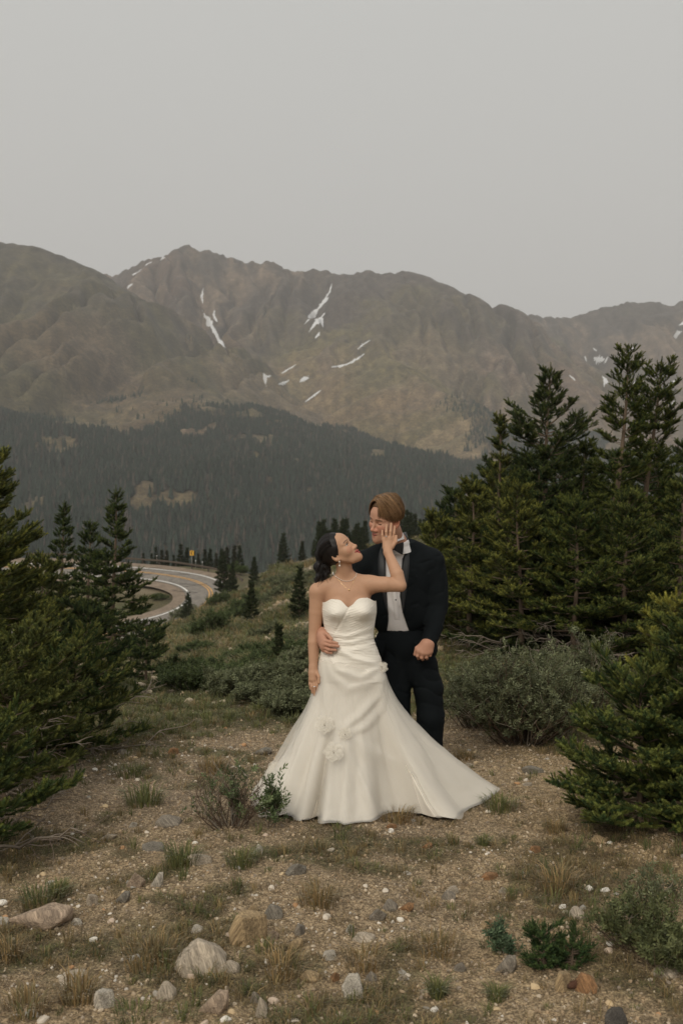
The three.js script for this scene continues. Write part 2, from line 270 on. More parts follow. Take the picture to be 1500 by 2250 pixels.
// ---------- snow streaks, far woods ----------
{
  const snow = mat(0.68, 0.68, 0.69, 0.9);
  // each: a crooked spine over the slope and its widths in metres
  const patches = [
    [[447, 634, 3], [444, 650, 6], [446, 668, 4]], [[444, 682, 3], [455, 702, 7], [468, 722, 11], [482, 745, 13], [495, 765, 9]], [[472, 682, 4], [470, 692, 5], [478, 708, 6]],
    [[729, 624, 5], [722, 645, 15], [708, 668, 17], [690, 690, 13], [669, 713, 4]], [[714, 688, 5], [702, 702, 15], [690, 715, 12], [678, 731, 4]], [[702, 730, 5], [697, 738, 8], [692, 745, 4]],
    [[813, 748, 3], [800, 756, 6], [785, 768, 7]], [[800, 778, 4], [780, 792, 6], [755, 803, 6], [728, 807, 4]], [[650, 802, 3], [635, 811, 5], [618, 821, 3]], [[680, 828, 5], [668, 833, 8], [658, 840, 4]], [[635, 836, 3], [622, 843, 4], [612, 845, 3]], [[705, 858, 3], [690, 869, 6], [670, 884, 4]],
    [[595, 826, 3], [585, 829, 4], [578, 834, 3]], [[1303, 787, 5], [1315, 791, 9], [1327, 790, 5]], [[1335, 785, 4], [1330, 792, 5], [1326, 799, 4]], [[1397, 756, 4], [1388, 767, 6], [1378, 772, 3]], [[1322, 827, 5], [1330, 836, 9], [1325, 848, 5]],
    [[1250, 825, 4], [1257, 831, 5], [1263, 836, 4]], [[1283, 783, 3], [1286, 790, 3], [1288, 796, 3]], [[290, 604, 3], [300, 600, 4], [312, 592, 4]], [[318, 585, 4], [325, 580, 5], [334, 576, 4]], [[280, 632, 3], [286, 628, 4], [292, 624, 3]], [[352, 572, 3], [358, 568, 5], [364, 566, 3]],
    [[1478, 740, 4], [1487, 735, 5], [1497, 728, 4]], [[1468, 845, 4], [1478, 840, 6], [1488, 836, 3]], [[1490, 715, 5], [1497, 712, 8], [1500, 706, 5]], [[1470, 890, 3], [1478, 886, 5], [1484, 880, 3]], [[1302, 765, 3], [1306, 769, 3], [1310, 771, 3]], [[1390, 843, 3], [1396, 838, 5], [1402, 832, 3]],
  ];
  for (const sp of patches) {
    seed(Math.round(sp[0][0] * 7 + sp[0][1]));
    const c = new THREE.CatmullRomCurve3(sp.map((q) => V(q[0], q[1], q[2]))), N = 26, pos = [], idx = [];
    const pts = c.getPoints(N).map((q) => [hitFar(q.x, q.y), q.z]);
    for (let k = 0; k <= N; k++) {
      const [p, w] = pts[k], a = pts[Math.max(0, k - 1)][0], b = pts[Math.min(N, k + 1)][0], e = V(0, 0, 0).subVectors(b, a).setY(0).normalize(), s = V(-e.z, 0, e.x);
      const end = Math.pow(Math.sin(Math.PI * clamp((k + 0.4) / (N + 0.8))), 0.5);
      for (let j = -2; j <= 2; j++) { const q = p.clone().addScaledVector(s, j / 2 * w * 0.6 * end * rr(0.3, 1.6)); q.y = farY(q.x, q.z) + (Math.abs(j) === 2 ? -0.3 : 1.6); pos.push(q.x, q.y, q.z); }
      if (k) for (let j = 0; j < 4; j++) { const o = (k - 1) * 5 + j; idx.push(o, o + 1, o + 5, o + 1, o + 6, o + 5); }
    }
    part(mountainMesh, 'snow_patch', geom(pos, idx), snow);
  }
}
function farTree(tiers, dead) {
  const st = new Strips();
  st.tube([V(0, -0.06, 0), V(0, 0.3, 0)], 0.012, 0.01, 4, [0.5, 0.4, 0.35]);
  for (let k = 0; k < tiers; k++) {
    const y0 = 0.1 + 0.8 * k / tiers, y1 = Math.min(1, y0 + 0.42), r = 0.17 * (1 - k / tiers * 0.8) * (dead ? 0.7 : 1), n = 7, a0 = rnd() * 6;
    for (let i = 0; i < n; i++) {
      const a = a0 + i / n * Math.PI * 2, b = a + Math.PI * 2 / n * rr(0.7, 1.2), q = r * rr(0.65, 1.25), q2 = r * rr(0.65, 1.25);
      st.tri(V(0, y1, 0), V(Math.cos(a) * q, y0 + rr(-0.03, 0.03), Math.sin(a) * q), V(Math.cos(b) * q2, y0 + rr(-0.03, 0.03), Math.sin(b) * q2));
    }
  }
  return st.build();
}
{
  seed(77);
  const kinds = [farTree(4), farTree(5), farTree(4, true)], lists = [[], [], []], cols = [[], [], []], m4 = new THREE.Matrix4(), q = new THREE.Quaternion(), up = V(0, 1, 0);
  let tries = 0;
  while (lists[0].length + lists[1].length + lists[2].length < 80000 && tries++ < 560000) {
    const a = rr(-32, 29) * Math.PI / 180, d = Math.sqrt(rr(620 * 620, 2300 * 2300)), x = Math.sin(a) * d, z = -Math.cos(a) * d, y = farY(x, z);
    const py = projY(y, z); if (py > 1290 || py < 780) continue;
    const w = woods(x, z, y); if (rnd() > w * 1.05) continue;
    if (w < 0.99 && rnd() < 0.35) continue;
    const h = rr(9, 19) * lerp(0.62, 1, sstep(190, 60, y)), k = rnd() < 0.2 ? 2 : rnd() < 0.5 ? 0 : 1;
    q.setFromAxisAngle(up, rnd() * 6.28); m4.compose(V(x, y - 0.5, z), q, V(h * rr(0.8, 1.25), h, h * rr(0.8, 1.25))); lists[k].push(m4.clone());
    const v = rr(0.7, 1.3); cols[k].push(k === 2 ? [0.085 * v, 0.072 * v, 0.056 * v] : [0.028 * v, 0.044 * v, 0.031 * v]);
  }
  const g = new THREE.Group();
  const m = mat(1, 1, 1, 1);
  kinds.forEach((k, i) => { const im = instanced('conifers', k, m, lists[i], cols[i]); im.userData.kind = 'stuff'; g.add(im); });
  top(g, 'forest', 'dark conifer forest covering the far valley slope', 'forest', null, 'stuff');
}

// ---------- the hairpin road ----------
const smoothLine = (pts, n) => new THREE.CatmullRomCurve3(pts.map((p) => V(p[0], 0, p[1])), false, 'centripetal').getSpacedPoints(n).map((p) => onRoad(p.x, p.z));
const ROUTE = {                                      // lines of the road, seen from outer edge to inner edge
  shoulder: [[-120, 1222], [60, 1226], [180, 1228], [305, 1238], [360, 1242], [420, 1250], [470, 1259], [505, 1268], [528, 1280], [535, 1300], [528, 1325], [490, 1356], [420, 1388], [330, 1412], [200, 1430], [-100, 1445]],
  outer: [[-120, 1233], [60, 1237], [180, 1240], [303, 1246], [360, 1251], [410, 1257], [450, 1264], [478, 1273], [503, 1285], [510, 1302], [500, 1325], [465, 1350], [405, 1376], [325, 1397], [200, 1412], [-100, 1424]],
  middle: [[-120, 1243], [60, 1247], [180, 1250], [292, 1256], [345, 1261], [390, 1268], [425, 1276], [448, 1286], [462, 1298], [463, 1312], [450, 1330], [420, 1350], [372, 1370], [310, 1384], [200, 1397], [-100, 1408]],
  inner: [[-120, 1262], [60, 1265], [180, 1268], [270, 1271], [322, 1275], [362, 1281], [390, 1290], [405, 1301], [408, 1313], [400, 1325], [382, 1337], [355, 1348], [320, 1358], [280, 1366], [200, 1376], [-100, 1388]],
  verge: [[-120, 1271], [60, 1274], [180, 1278], [260, 1281], [312, 1286], [345, 1292], [368, 1300], [379, 1308], [380, 1316], [374, 1324], [360, 1332], [338, 1341], [305, 1350], [268, 1357], [200, 1366], [-100, 1378]],
};
{
  const N = 150, L = Object.fromEntries(Object.entries(ROUTE).map(([k, v]) => [k, smoothLine(v, N)]));
  const ribbon = (a, b, lift, rows = 6, from = 0, to = N) => { const pos = [], idx = [], uv = []; for (let k = from; k <= to; k++) for (let j = 0; j <= rows; j++) { const p = a[k].clone().lerp(b[k], j / rows); pos.push(p.x, p.y + lift, p.z); uv.push(p.x / 6, p.z / 6); } const w = rows + 1; for (let k = 0; k < to - from; k++) for (let j = 0; j < rows; j++) { const o = k * w + j; idx.push(o, o + w, o + 1, o + 1, o + w, o + w + 1); } return geom(pos, idx, null, uv); };
  const offset = (line, other, m) => line.map((p, k) => { const e = other[k].clone().sub(p); const l = e.length(); return p.clone().addScaledVector(e, m / l); });
  const asphaltTex = noiseTexture(512, (u, v, n) => { const q = n(256, 1) * 0.3 + n(24, 2) * 0.35 + n(8, 3) * 0.35; const k = lerp(175, 250, q); return [k, k * 0.985, k * 0.96]; }, 3, true);
  const asphalt = mat(0.30, 0.275, 0.25, 0.95, { map: asphaltTex }), gravel = mat(0.33, 0.26, 0.2, 1, { map: asphaltTex }), white = mat(0.72, 0.7, 0.66, 0.8), yellow = mat(0.62, 0.34, 0.1, 0.8), tar = mat(0.10, 0.095, 0.09, 0.9);
  const road = new THREE.Mesh(ribbon(L.outer, L.inner, 0.02, 14), asphalt);
  top(road, 'road', 'sun bleached grey asphalt hairpin bend on the slope below', 'road', null, 'structure');
  part(road, 'gravel_shoulder', ribbon(L.shoulder, L.outer, -0.02), gravel);
  part(road, 'gravel_shoulder', ribbon(L.inner, L.verge, -0.02), gravel);
  const oi = offset(L.outer, L.middle, 0.35), ii = offset(L.inner, L.middle, 0.35);
  part(road, 'white_edge_line', ribbon(oi, offset(oi, L.middle, 0.28), 0.05, 1), white);
  part(road, 'white_edge_line', ribbon(ii, offset(ii, L.middle, 0.28), 0.05, 1), white);
  part(road, 'yellow_centre_line', ribbon(offset(L.middle, L.outer, 0.3), offset(L.middle, L.outer, 0.12), 0.05, 1), yellow);
  part(road, 'yellow_centre_line', ribbon(offset(L.middle, L.inner, 0.12), offset(L.middle, L.inner, 0.3), 0.05, 1), yellow);
  seed(5); const cracks = new Strips();
  for (let k = 0; k < 26; k++) { const i = Math.floor(rr(45, 105)), t = rr(0.05, 0.9); let p = L.outer[i].clone().lerp(L.inner[i], t); const pts = []; let a = rr(0, 6); for (let j = 0; j < 7; j++) { pts.push(p.clone().setY(roadY(-p.z) + 0.045)); a += rr(-0.7, 0.7); p = p.clone().add(V(Math.cos(a) * 0.8, 0, Math.sin(a) * 0.5)); } cracks.tube(pts, 0.035, 0.02, 4, [1, 1, 1], 0.3); }
  part(road, 'tar_crack', cracks.build(), tar, 'stuff');
  // guard rail along the outside of the bend
  const rail = L.shoulder, span = []; for (let k = 0; k <= N; k++) if (rail[k].x < -13.2 && k < 95) span.push(k);
  const last = span[span.length - 1];
  const base = rail[span[0]].clone(), gr = thing('guard_rail', base, 'dark weathered guard rail on posts along the outside of the hairpin', 'guard rail');
  const beam = [], idx = [], prof = [[0, 0.52], [0.08, 0.57], [0.02, 0.63], [0.02, 0.69], [0.08, 0.75], [0, 0.81], [-0.03, 0.81], [-0.03, 0.52]];
  for (let k = 0; k <= last; k++) { const p = rail[k], q = L.inner[k].clone().sub(p).setY(0).normalize(); for (const [o, h] of prof) beam.push(p.x + q.x * o - base.x, p.y + h - base.y, p.z + q.z * o - base.z); if (k) for (let j = 0; j < 8; j++) { const a = (k - 1) * 8 + j, b = (k - 1) * 8 + (j + 1) % 8; idx.push(a, a + 8, b, b, a + 8, b + 8); } }
  part(gr, 'beam', geom(beam, idx), mat(0.11, 0.085, 0.065, 0.7, { metalness: 0.4 }));
  const postGeo = new THREE.BoxGeometry(0.2, 1.0, 0.2).translate(0, 0.32, 0), postMat = mat(0.07, 0.055, 0.045, 0.9);
  let acc = 0; for (let k = 1; k <= last; k++) { acc += rail[k].distanceTo(rail[k - 1]); if (acc > 2.6) { acc = 0; const q = L.inner[k].clone().sub(rail[k]).setY(0).normalize(); const m = part(gr, 'post', postGeo, postMat); m.position.copy(rail[k]).sub(base).addScaledVector(q, -0.16); } }
  // chevron sign facing the traffic
  const sp = onRoad(422, 1243), sg = thing('road_sign', sp.clone().setY(sp.y - 0.2), 'yellow chevron curve sign on a post behind the guard rail', 'road sign');
  part(sg, 'post', new THREE.CylinderGeometry(0.04, 0.04, 2.2, 8).translate(0, 1.1, 0), mat(0.35, 0.33, 0.3, 0.6));
  const plate = part(sg, 'sign_plate', new THREE.BoxGeometry(0.62, 0.78, 0.03).translate(0, 2.2, 0.05), mat(0.75, 0.40, 0.03, 0.5));
  const ch = new THREE.Shape(); [[0.14, 0.3], [-0.06, 0], [0.14, -0.3], [0.0, -0.3], [-0.2, 0], [0.0, 0.3]].forEach(([x, y], i) => (i ? ch.lineTo(x, y) : ch.moveTo(x, y)));
  part(plate, 'chevron', new THREE.ExtrudeGeometry(ch, { depth: 0.01, bevelEnabled: false }).translate(0.02, 2.2, 0.068), mat(0.02, 0.02, 0.02, 0.6));
  for (const [px, py] of [[345, 1240], [430, 1251], [445, 1254]]) { const p = onRoad(px, py - 3), g = thing('delineator_post', p, 'thin white reflector post behind the guard rail', 'reflector post', 'reflector posts along the bend'); part(g, 'post', new THREE.BoxGeometry(0.06, 1.15, 0.03).translate(0, 0.55, 0), mat(0.3, 0.28, 0.25, 0.7)); part(g, 'reflector', new THREE.BoxGeometry(0.11, 0.16, 0.03).translate(0, 1.15, 0.032), mat(0.8, 0.8, 0.78, 0.4)); }
}
// ---------- conifers ----------
function hitGround(px, py, from = 2.5) { let d = from; for (; d < 320; d *= 1.01) { const p = at(px, py, d); if (p.y < groundY(p.x, p.z)) break; } const p = at(px, py, d); p.y = groundY(p.x, p.z); return p; }
const onGround = (px, d) => { const x = (px - 750) / FP * d; return V(x, groundY(x, -d), -d); };
function shootGeo(n, len, wid, flat) {               // a twig tip set with needles, unit length along +y
  const st = new Strips(), twig = [0.75, 0.5, 0.3];
  st.tube([V(0, 0, 0), V(0.01, 0.5, 0.01), V(0, 0.95, 0)], 0.022, 0.012, 3, twig);
  for (let k = 0; k < n; k++) {
    const t = Math.pow((k + rnd()) / n, 0.9), a = k * 2.399 + rr(-0.3, 0.3), up = rr(0.45, 1.0), r = 1 - 0.25 * t;
    const dir = V(Math.cos(a), up * (0.55 + t * 0.9), Math.sin(a) * flat).normalize(), side = V(-Math.sin(a), rr(-0.3, 0.3), Math.cos(a)).normalize();
    const b = V(0, t * 0.95, 0), L = len * rr(0.75, 1.2) * r, w = wid * rr(0.8, 1.2), s = rr(0.8, 1.2);
    st.tri(b.clone().addScaledVector(side, -w), b.clone().addScaledVector(dir, L), b.clone().addScaledVector(side, w), [s, s, s]);
  }
  return st.build();
}
seed(3);
const SHOOTS = [shootGeo(110, 0.24, 0.021, 0.85), shootGeo(96, 0.27, 0.023, 0.8)], ROUGH_SHOOT = shootGeo(46, 0.34, 0.05, 0.9);
const needleMat = mat(1, 1, 1, 0.72, { vertexColors: true, transmission: 0.22, thickness: 0, specularIntensity: 0.35 });
const barkTex = noiseTexture(256, (u, v, n) => 255 * clamp(n(64, 1) * 0.5 + n(16, 2) * 0.5), 21);
const barkMat = mat(1, 1, 1, 1, { vertexColors: true });
const Q = new THREE.Quaternion(), UPV = V(0, 1, 0);
class Crown {
  constructor() { this.l = [[], []]; this.c = [[], []]; }
  add(p, dir, len, col, girth = 1) {
    const k = rnd() < 0.5 ? 0 : 1; Q.setFromUnitVectors(UPV, dir); const q2 = new THREE.Quaternion().setFromAxisAngle(UPV, rnd() * 6.28);
    this.l[k].push(new THREE.Matrix4().compose(p, Q.clone().multiply(q2), V(len * girth, len, len * girth))); this.c[k].push(col);
  }
  build(parent, rough) { const one = rough ? [[...this.l[0], ...this.l[1]], []] : this.l, col = rough ? [[...this.c[0], ...this.c[1]], []] : this.c; one.forEach((l, k) => { if (!l.length) return; const im = instanced('crown', rough ? ROUGH_SHOOT : SHOOTS[k], needleMat, l, col[k]); im.userData.kind = 'stuff'; parent.add(im); }); return this.l[0].length + this.l[1].length; }
}
let shootCount = 0;
// o: height, radius, lean [x,z], shape(u) width with height, whorl spacing, step between shoots, shoot length, tones, bare (share of dead low limbs)
function conifer(name, pos, o, label, category, group) {
  seed(o.seed ?? Math.round(pos.x * 1000 + pos.z * 77));
  const g = thing(name, pos, label, category, group), H = o.height, R = o.radius, st = new Strips(), wood = new Strips(), cr = new Crown();
  const lean = o.lean ?? [0, 0], wob = rr(0, 6), trunkAt = (u) => V(lean[0] * u * H + Math.sin(u * 5 + wob) * 0.012 * H, u * H, lean[1] * u * H + Math.cos(u * 4 + wob) * 0.012 * H);
  const tr = o.trunk ?? 0.014 * H + 0.012, tp = []; for (let k = 0; k <= 12; k++) tp.push(trunkAt(k / 12).setY(k / 12 * H - (k ? 0 : 0.12)));
  const bark = o.bark ?? [0.16, 0.115, 0.08];
  st.tube(tp, tr, (t) => tr * (1 - t * 0.93) + (t < 0.1 ? tr * 0.3 * (1 - t * 10) : 0), 8, bark);
  part(g, 'trunk', st.build(), barkMat);
  const shape = o.shape ?? ((u) => Math.pow(1 - u, o.rough ? 1.1 : 0.75) * Math.min(1, 0.55 + u * 2)), sl = o.shoot ?? 0.078, step = o.step ?? 0.036, boost = o.rough ? 1 : 1.95, dark = (o.dark ?? [0.03, 0.045, 0.013]).map((c) => c * boost), light = (o.light ?? [0.085, 0.096, 0.022]).map((c) => c * boost);
  const tone = (tip) => { const v = rr(0.72, 1.28), l = tip && rnd() < (o.fresh ?? 0.6) ? 1 : rnd() < 0.18 ? 0.6 : 0; return [0, 1, 2].map((c) => lerp(dark[c], light[c], l) * v); };
  const along = (pts, s) => { const f = s * (pts.length - 1), i = Math.min(pts.length - 2, Math.floor(f)); return pts[i].clone().lerp(pts[i + 1], f - i); };
  const limb = (p0, dir, L, depth, droop, lift, deadL) => {
    const pts = [], n = 7, side = V(-dir.z, 0, dir.x).normalize(), bend = rr(-0.25, 0.25);
    for (let k = 0; k <= n; k++) { const s = k / n, p = p0.clone().addScaledVector(dir, s * L); p.y += L * (-droop * s + lift * s * s); p.addScaledVector(side, bend * L * s * s); if (deadL && k) p.add(V(rr(-1, 1), rr(-1, 0.7), rr(-1, 1)).multiplyScalar(L * 0.07)); pts.push(p); }
    const w = Math.max(0.003, L * 0.016) * (o.limbThick ?? 1);
    wood.tube(pts, w, w * 0.3, depth ? 3 : 4, deadL ? [0.23, 0.19, 0.15] : bark);
    if (deadL) { for (let k = 0; k < L * 22; k++) { const s = rr(0.25, 1), p = along(pts, s), a = rr(-1.2, 1.2), d2 = dir.clone().addScaledVector(side, a).add(V(0, rr(-0.5, 0.35), 0)).normalize(), tl = rr(0.05, 0.26) * L ** 0.5, q = [p]; for (let j = 1; j < 5; j++) { d2.add(V(rr(-0.35, 0.35), rr(-0.35, 0.3), rr(-0.35, 0.35))).normalize(); q.push(q[j - 1].clone().addScaledVector(d2, tl / 4)); } wood.tube(q, 0.0035, 0.0014, 3, rnd() < 0.6 ? [0.25, 0.205, 0.165] : [0.16, 0.12, 0.09]); } return; }
    const inner = depth ? 0.1 : Math.min(0.5, (o.inner ?? 0.16) + tr / L), tdir = V(0, 0, 0);
    for (let s = inner; s < 1; s += step / L * rr(0.7, 1.3)) {
      const p = along(pts, s); tdir.subVectors(along(pts, Math.min(1, s + 0.08)), along(pts, Math.max(0, s - 0.08))).normalize();
      const d2 = tdir.clone().addScaledVector(side, rr(-0.75, 0.75)).add(V(0, rr(-0.15, 0.42), 0)).normalize();
      cr.add(p, d2, sl * rr(0.7, 1.2), tone(depth ? s > 0.7 : s > 0.85));
      if (depth < 1 && s < 0.93 && rnd() < (o.twigs ?? 0.75)) {
        for (const sg of rnd() < 0.55 ? [1] : [1, -1]) {
          const sgn = sg * (rnd() < 0.5 ? 1 : -1), d3 = tdir.clone().multiplyScalar(0.75).addScaledVector(side, sgn * rr(0.6, 1)).add(V(0, rr(-0.2, 0.15), 0)).normalize();
          limb(p, d3, Math.max(sl, L * (1.05 - s) * rr(0.3, 0.55)), depth + 1, droop * 0.4, lift * 0.6);
        }
      }
    }
    const e = along(pts, 0.97); tdir.subVectors(pts[n], pts[n - 1]).normalize(); for (let k = 0; k < 5; k++) cr.add(e.clone().addScaledVector(tdir, -sl * rr(0, 0.5)), tdir.clone().add(V(rr(-0.8, 0.8), rr(0, 0.7), rr(-0.8, 0.8))).normalize(), sl * rr(0.6, 1.05), tone(true));
  };
  const gap = (o.gap ?? 0.14) * (o.rough || o.gap < 0.1 ? 1 : 0.8); let u = o.from ?? 0.05, a0 = rr(0, 6);
  while (u < 0.97) {
    const nb = Math.round(o.per ?? rr(4, 6.4)); a0 += 1.1;
    const w = R * shape(u);
    for (let b = 0; b < nb; b++) {
      const a = a0 + b / nb * Math.PI * 2 + rr(-0.35, 0.35), L = Math.max(0.05, w * rr(0.62, 1.15) * (o.lobes ? o.lobes(a, u) : 1)), uu = clamp(u + rr(-0.5, 0.5) * gap / H, 0.01, 0.97), pitch = lerp(o.low ?? -0.12, o.high ?? 0.75, uu * uu) + rr(-0.12, 0.12);
      const dead = uu < (o.dead ?? 0) && rnd() < (o.deadShare ?? 0.7);
      limb(trunkAt(uu), V(Math.cos(a) * Math.cos(pitch), Math.sin(pitch), Math.sin(a) * Math.cos(pitch)), L, 0, o.droop ?? 0.12, o.lift ?? 0.3, dead);
    }
    u += gap / H * rr(0.75, 1.2) * (u > 0.8 ? 0.75 : 1);
  }
  for (let k = 0; k < 14; k++) cr.add(trunkAt(lerp(0.9, 0.985, k / 13)), V(rr(-0.5, 0.5), 1, rr(-0.5, 0.5)).normalize(), sl * rr(0.6, 1), tone(true));
  cr.add(trunkAt(0.985), V(lean[0], 1, lean[1]).normalize(), sl * 1.3, tone(true));
  part(g, 'branches', wood.build(), barkMat, 'stuff');
  shootCount += cr.build(g, o.rough);
  return g;
}
const heightTo = (p, py) => EYE + (1125 - py) / FP * -p.z - p.y;
const yellowish = { dark: [0.048, 0.058, 0.017], light: [0.15, 0.15, 0.035] }, deep = { dark: [0.024, 0.038, 0.015], light: [0.06, 0.075, 0.022] };
const T = (name, px, d, topY, radius, o, label) => { const p = onGround(px, d); return conifer(name, p, { height: heightTo(p, topY), radius, ...o }, label, 'tree', o.group); };
const column = (u) => (u > 0.45 ? Math.pow(1 - u, 0.6) * 0.62 : lerp(1, 0.46, sstep(0.15, 0.5, u)));
// the stand behind the man
T('spruce_tree', 1098, 12.4, 912, 0.72, { lean: [-0.012, 0], seed: 11, gap: 0.15, ...yellowish, fresh: 0.35, shape: (u) => Math.pow(1 - u, 1.15) * Math.min(1, 0.6 + u * 2) }, 'slender spruce with twin leaders, first of the tall ones beside the man');
T('spruce_tree', 1205, 12.2, 806, 1.0, { seed: 12, gap: 0.15, ...deep, dead: 0.3, inner: 0.3, shape: (u) => (u < 0.35 ? 1 : u < 0.72 ? 0.62 - 0.12 * Math.sin(u * 14) : u < 0.8 ? 0.55 : Math.pow(1 - u, 0.5) * 0.5), light: [0.07, 0.085, 0.024] }, 'dark broad-headed spruce with a blunt top and bare trunk below it');
T('spruce_tree', 1335, 11.6, 770, 0.95, { lean: [0.055, 0], seed: 13, gap: 0.14, dead: 0.25, shape: (u) => (u > 0.55 ? 0.44 * Math.pow(1 - u, 0.5) + 0.06 : lerp(1, 0.3, sstep(0.1, 0.55, u))), deadShare: 0.8 }, 'tallest spruce of the right stand with a narrow pointed spire');
T('spruce_tree', 1400, 12.1, 793, 1.0, { lean: [0.07, 0], seed: 14, gap: 0.14, shape: (u) => (u > 0.5 ? 0.5 * Math.pow(1 - u, 0.5) + 0.06 : lerp(1, 0.42, sstep(0.1, 0.5, u))) }, 'spired spruce standing just beside the tallest one, near the frame edge');
T('spruce_tree', 1285, 12.9, 962, 0.9, { seed: 15, shape: column, dead: 0.2 }, 'shorter spruce filling the gap between the broad-headed and the spired ones');
T('spruce_tree', 1496, 13.6, 972, 0.8, { seed: 16, ...deep }, 'dark small spruce at the edge behind the spired pair');
T('spruce_tree', 1035, 11.9, 1050, 0.75, { seed: 17, ...yellowish, fresh: 0.4, dead: 0.14 }, 'bushy yellow-green spruce just beyond the shoulder of the man');
T('spruce_tree', 955, 12.8, 1128, 0.7, { seed: 18, ...yellowish, fresh: 0.45 }, 'low spruce peeping out right behind the shoulder of the man');
T('spruce_tree', 1140, 10.9, 1062, 0.95, { seed: 19, ...yellowish, fresh: 0.5, dead: 0.24, deadShare: 0.7 }, 'wide spruce with dead grey lower limbs in front of the slender one');
T('spruce_tree', 1262, 10.5, 1092, 0.95, { seed: 20, dead: 0.24, deadShare: 0.7 }, 'wide dark spruce with dead lower limbs in the middle of the right stand');
T('spruce_tree', 1375, 10.4, 1085, 0.9, { seed: 21, dead: 0.22, deadShare: 0.7, light: [0.1, 0.11, 0.028] }, 'wide spruce with dead low twigs below the spired pair');
T('spruce_tree', 1492, 10.6, 1060, 0.8, { seed: 22, dead: 0.25, light: [0.11, 0.118, 0.03] }, 'leafy wide spruce cut by the right frame edge, behind the willow');
T('spruce_tree', 1190, 12.0, 980, 0.8, { seed: 23, shape: column, ...deep }, 'dark spruce tucked behind the slender twin-leader one');
[[1000, 14.2, 1085], [1075, 14.6, 1010], [1150, 13.6, 1005], [1235, 14.4, 985], [1300, 14.8, 1030], [1360, 13.8, 1000], [1440, 14.6, 1010], [1110, 11.6, 1175], [1195, 11.2, 1190], [1318, 11.2, 1180], [1435, 11.3, 1165]].forEach(([px, d, ty], k) => T('spruce_tree', px, d, ty, 0.72, { ...deep, seed: 300 + k, inner: 0.1, shape: (u) => Math.pow(1 - u, 0.5), gap: 0.13, group: 'dark spruces filling the back of the right stand' }, ['dark spruce half hidden behind the bushy yellow-green one', 'dark spruce half hidden behind the slender twin-leader one', 'dark spruce half hidden between the slender and the broad-headed ones', 'dark spruce half hidden behind the broad-headed one', 'dark spruce half hidden behind the shorter gap-filling one', 'dark spruce half hidden behind the tallest spired one', 'dark spruce half hidden behind the second spired one', 'low dark spruce tucked left of the wide one with dead limbs', 'low dark spruce between the two wide ones with dead limbs', 'low dark spruce between the wide dark one and the spired pair', 'low dark spruce tucked beside the wide one at the frame edge'][k]));
// the stand on the other side
T('spruce_tree', -28, 8.2, 1000, 0.75, { seed: 31, gap: 0.13, ...yellowish, fresh: 0.3, shoot: 0.095, dead: 0.1 }, 'large spruce cut by the left frame edge, its limbs reaching in');
T('spruce_tree', 140, 15.2, 1108, 0.62, { seed: 32, ...deep, shape: (u) => Math.pow(1 - u, 1.1) }, 'dark spruce with a single spire between the edge tree and the road');
T('spruce_tree', 196, 14.6, 1150, 0.5, { seed: 33, ...deep }, 'thin short-topped spruce between two spired ones beside the road');
T('spruce_tree', 252, 13.4, 1076, 0.78, { seed: 34, gap: 0.15, light: [0.07, 0.085, 0.024], dark: [0.026, 0.04, 0.015], inner: 0.14, shape: (u) => Math.pow(1 - u, 1.3) * 1.2 }, 'tallest spruce of the left stand, in front of the hairpin bend');
T('spruce_tree', 95, 10.6, 1232, 0.75, { seed: 35, ...yellowish, fresh: 0.3, dead: 0.2 }, 'middle-sized spruce next to the edge tree, overlapping the spired ones');
T('spruce_tree', 20, 9.4, 1270, 0.7, { seed: 36, dead: 0.2 }, 'full spruce low in front of the large edge tree');
T('spruce_tree', 322, 11.2, 1395, 0.45, { seed: 37, ...deep, shape: (u) => Math.pow(1 - u, 0.5) }, 'low dark spruce at the foot of the tallest left one');
T('spruce_tree', 190, 9.6, 1335, 0.62, { seed: 38, ...deep, dead: 0.15, shape: (u) => Math.pow(1 - u, 0.6) }, 'squat dark spruce below the thin short-topped one');
const low = { shape: (u) => Math.pow(1 - u * 0.8, 0.6), gap: 0.085, low: 0.05, high: 0.7, droop: 0.1, lift: 0.25, shoot: 0.066, step: 0.028, twigs: 0.85, trunk: 0.018 };
T('spruce_bush', 15, 5.5, 1425, 0.62, { ...low, seed: 41, ...yellowish, light: [0.10, 0.105, 0.028], fresh: 0.4, dead: 0.45, deadShare: 0.4 }, 'low spruce bush with dead grey twigs spreading in from the left edge');
T('spruce_bush', 150, 6.5, 1450, 0.62, { ...low, seed: 42, light: [0.10, 0.105, 0.028], fresh: 0.4, dead: 0.4, deadShare: 0.5 }, 'low spruce bush whose grey-twigged tips reach toward the gravel');
T('spruce_bush', -40, 4.6, 1640, 0.5, { ...low, seed: 43, fresh: 0.4, dead: 0.4, deadShare: 0.4 }, 'lowest spruce bush hugging the ground at the left edge');
T('spruce_bush', 1405, 5.1, 1495, 0.55, { ...low, seed: 44, dark: [0.03, 0.047, 0.015], light: [0.105, 0.118, 0.03], fresh: 0.6 }, 'dense dark green spruce bush with bright tips at the right edge');
T('spruce_bush', 1490, 5.5, 1318, 0.42, { ...low, seed: 45, gap: 0.13, dark: [0.06, 0.068, 0.018], light: [0.175, 0.168, 0.036], fresh: 0.75, twigs: 0.6, step: 0.034, shape: (u) => Math.pow(1 - u, 0.6), inner: 0.35 }, 'thin yellow-tipped young spruce rising behind the dense bush at right');
T('spruce_bush', 1560, 4.9, 1400, 0.5, { ...low, seed: 46, fresh: 0.5 }, 'spruce bush mostly outside the right edge behind the dense one');
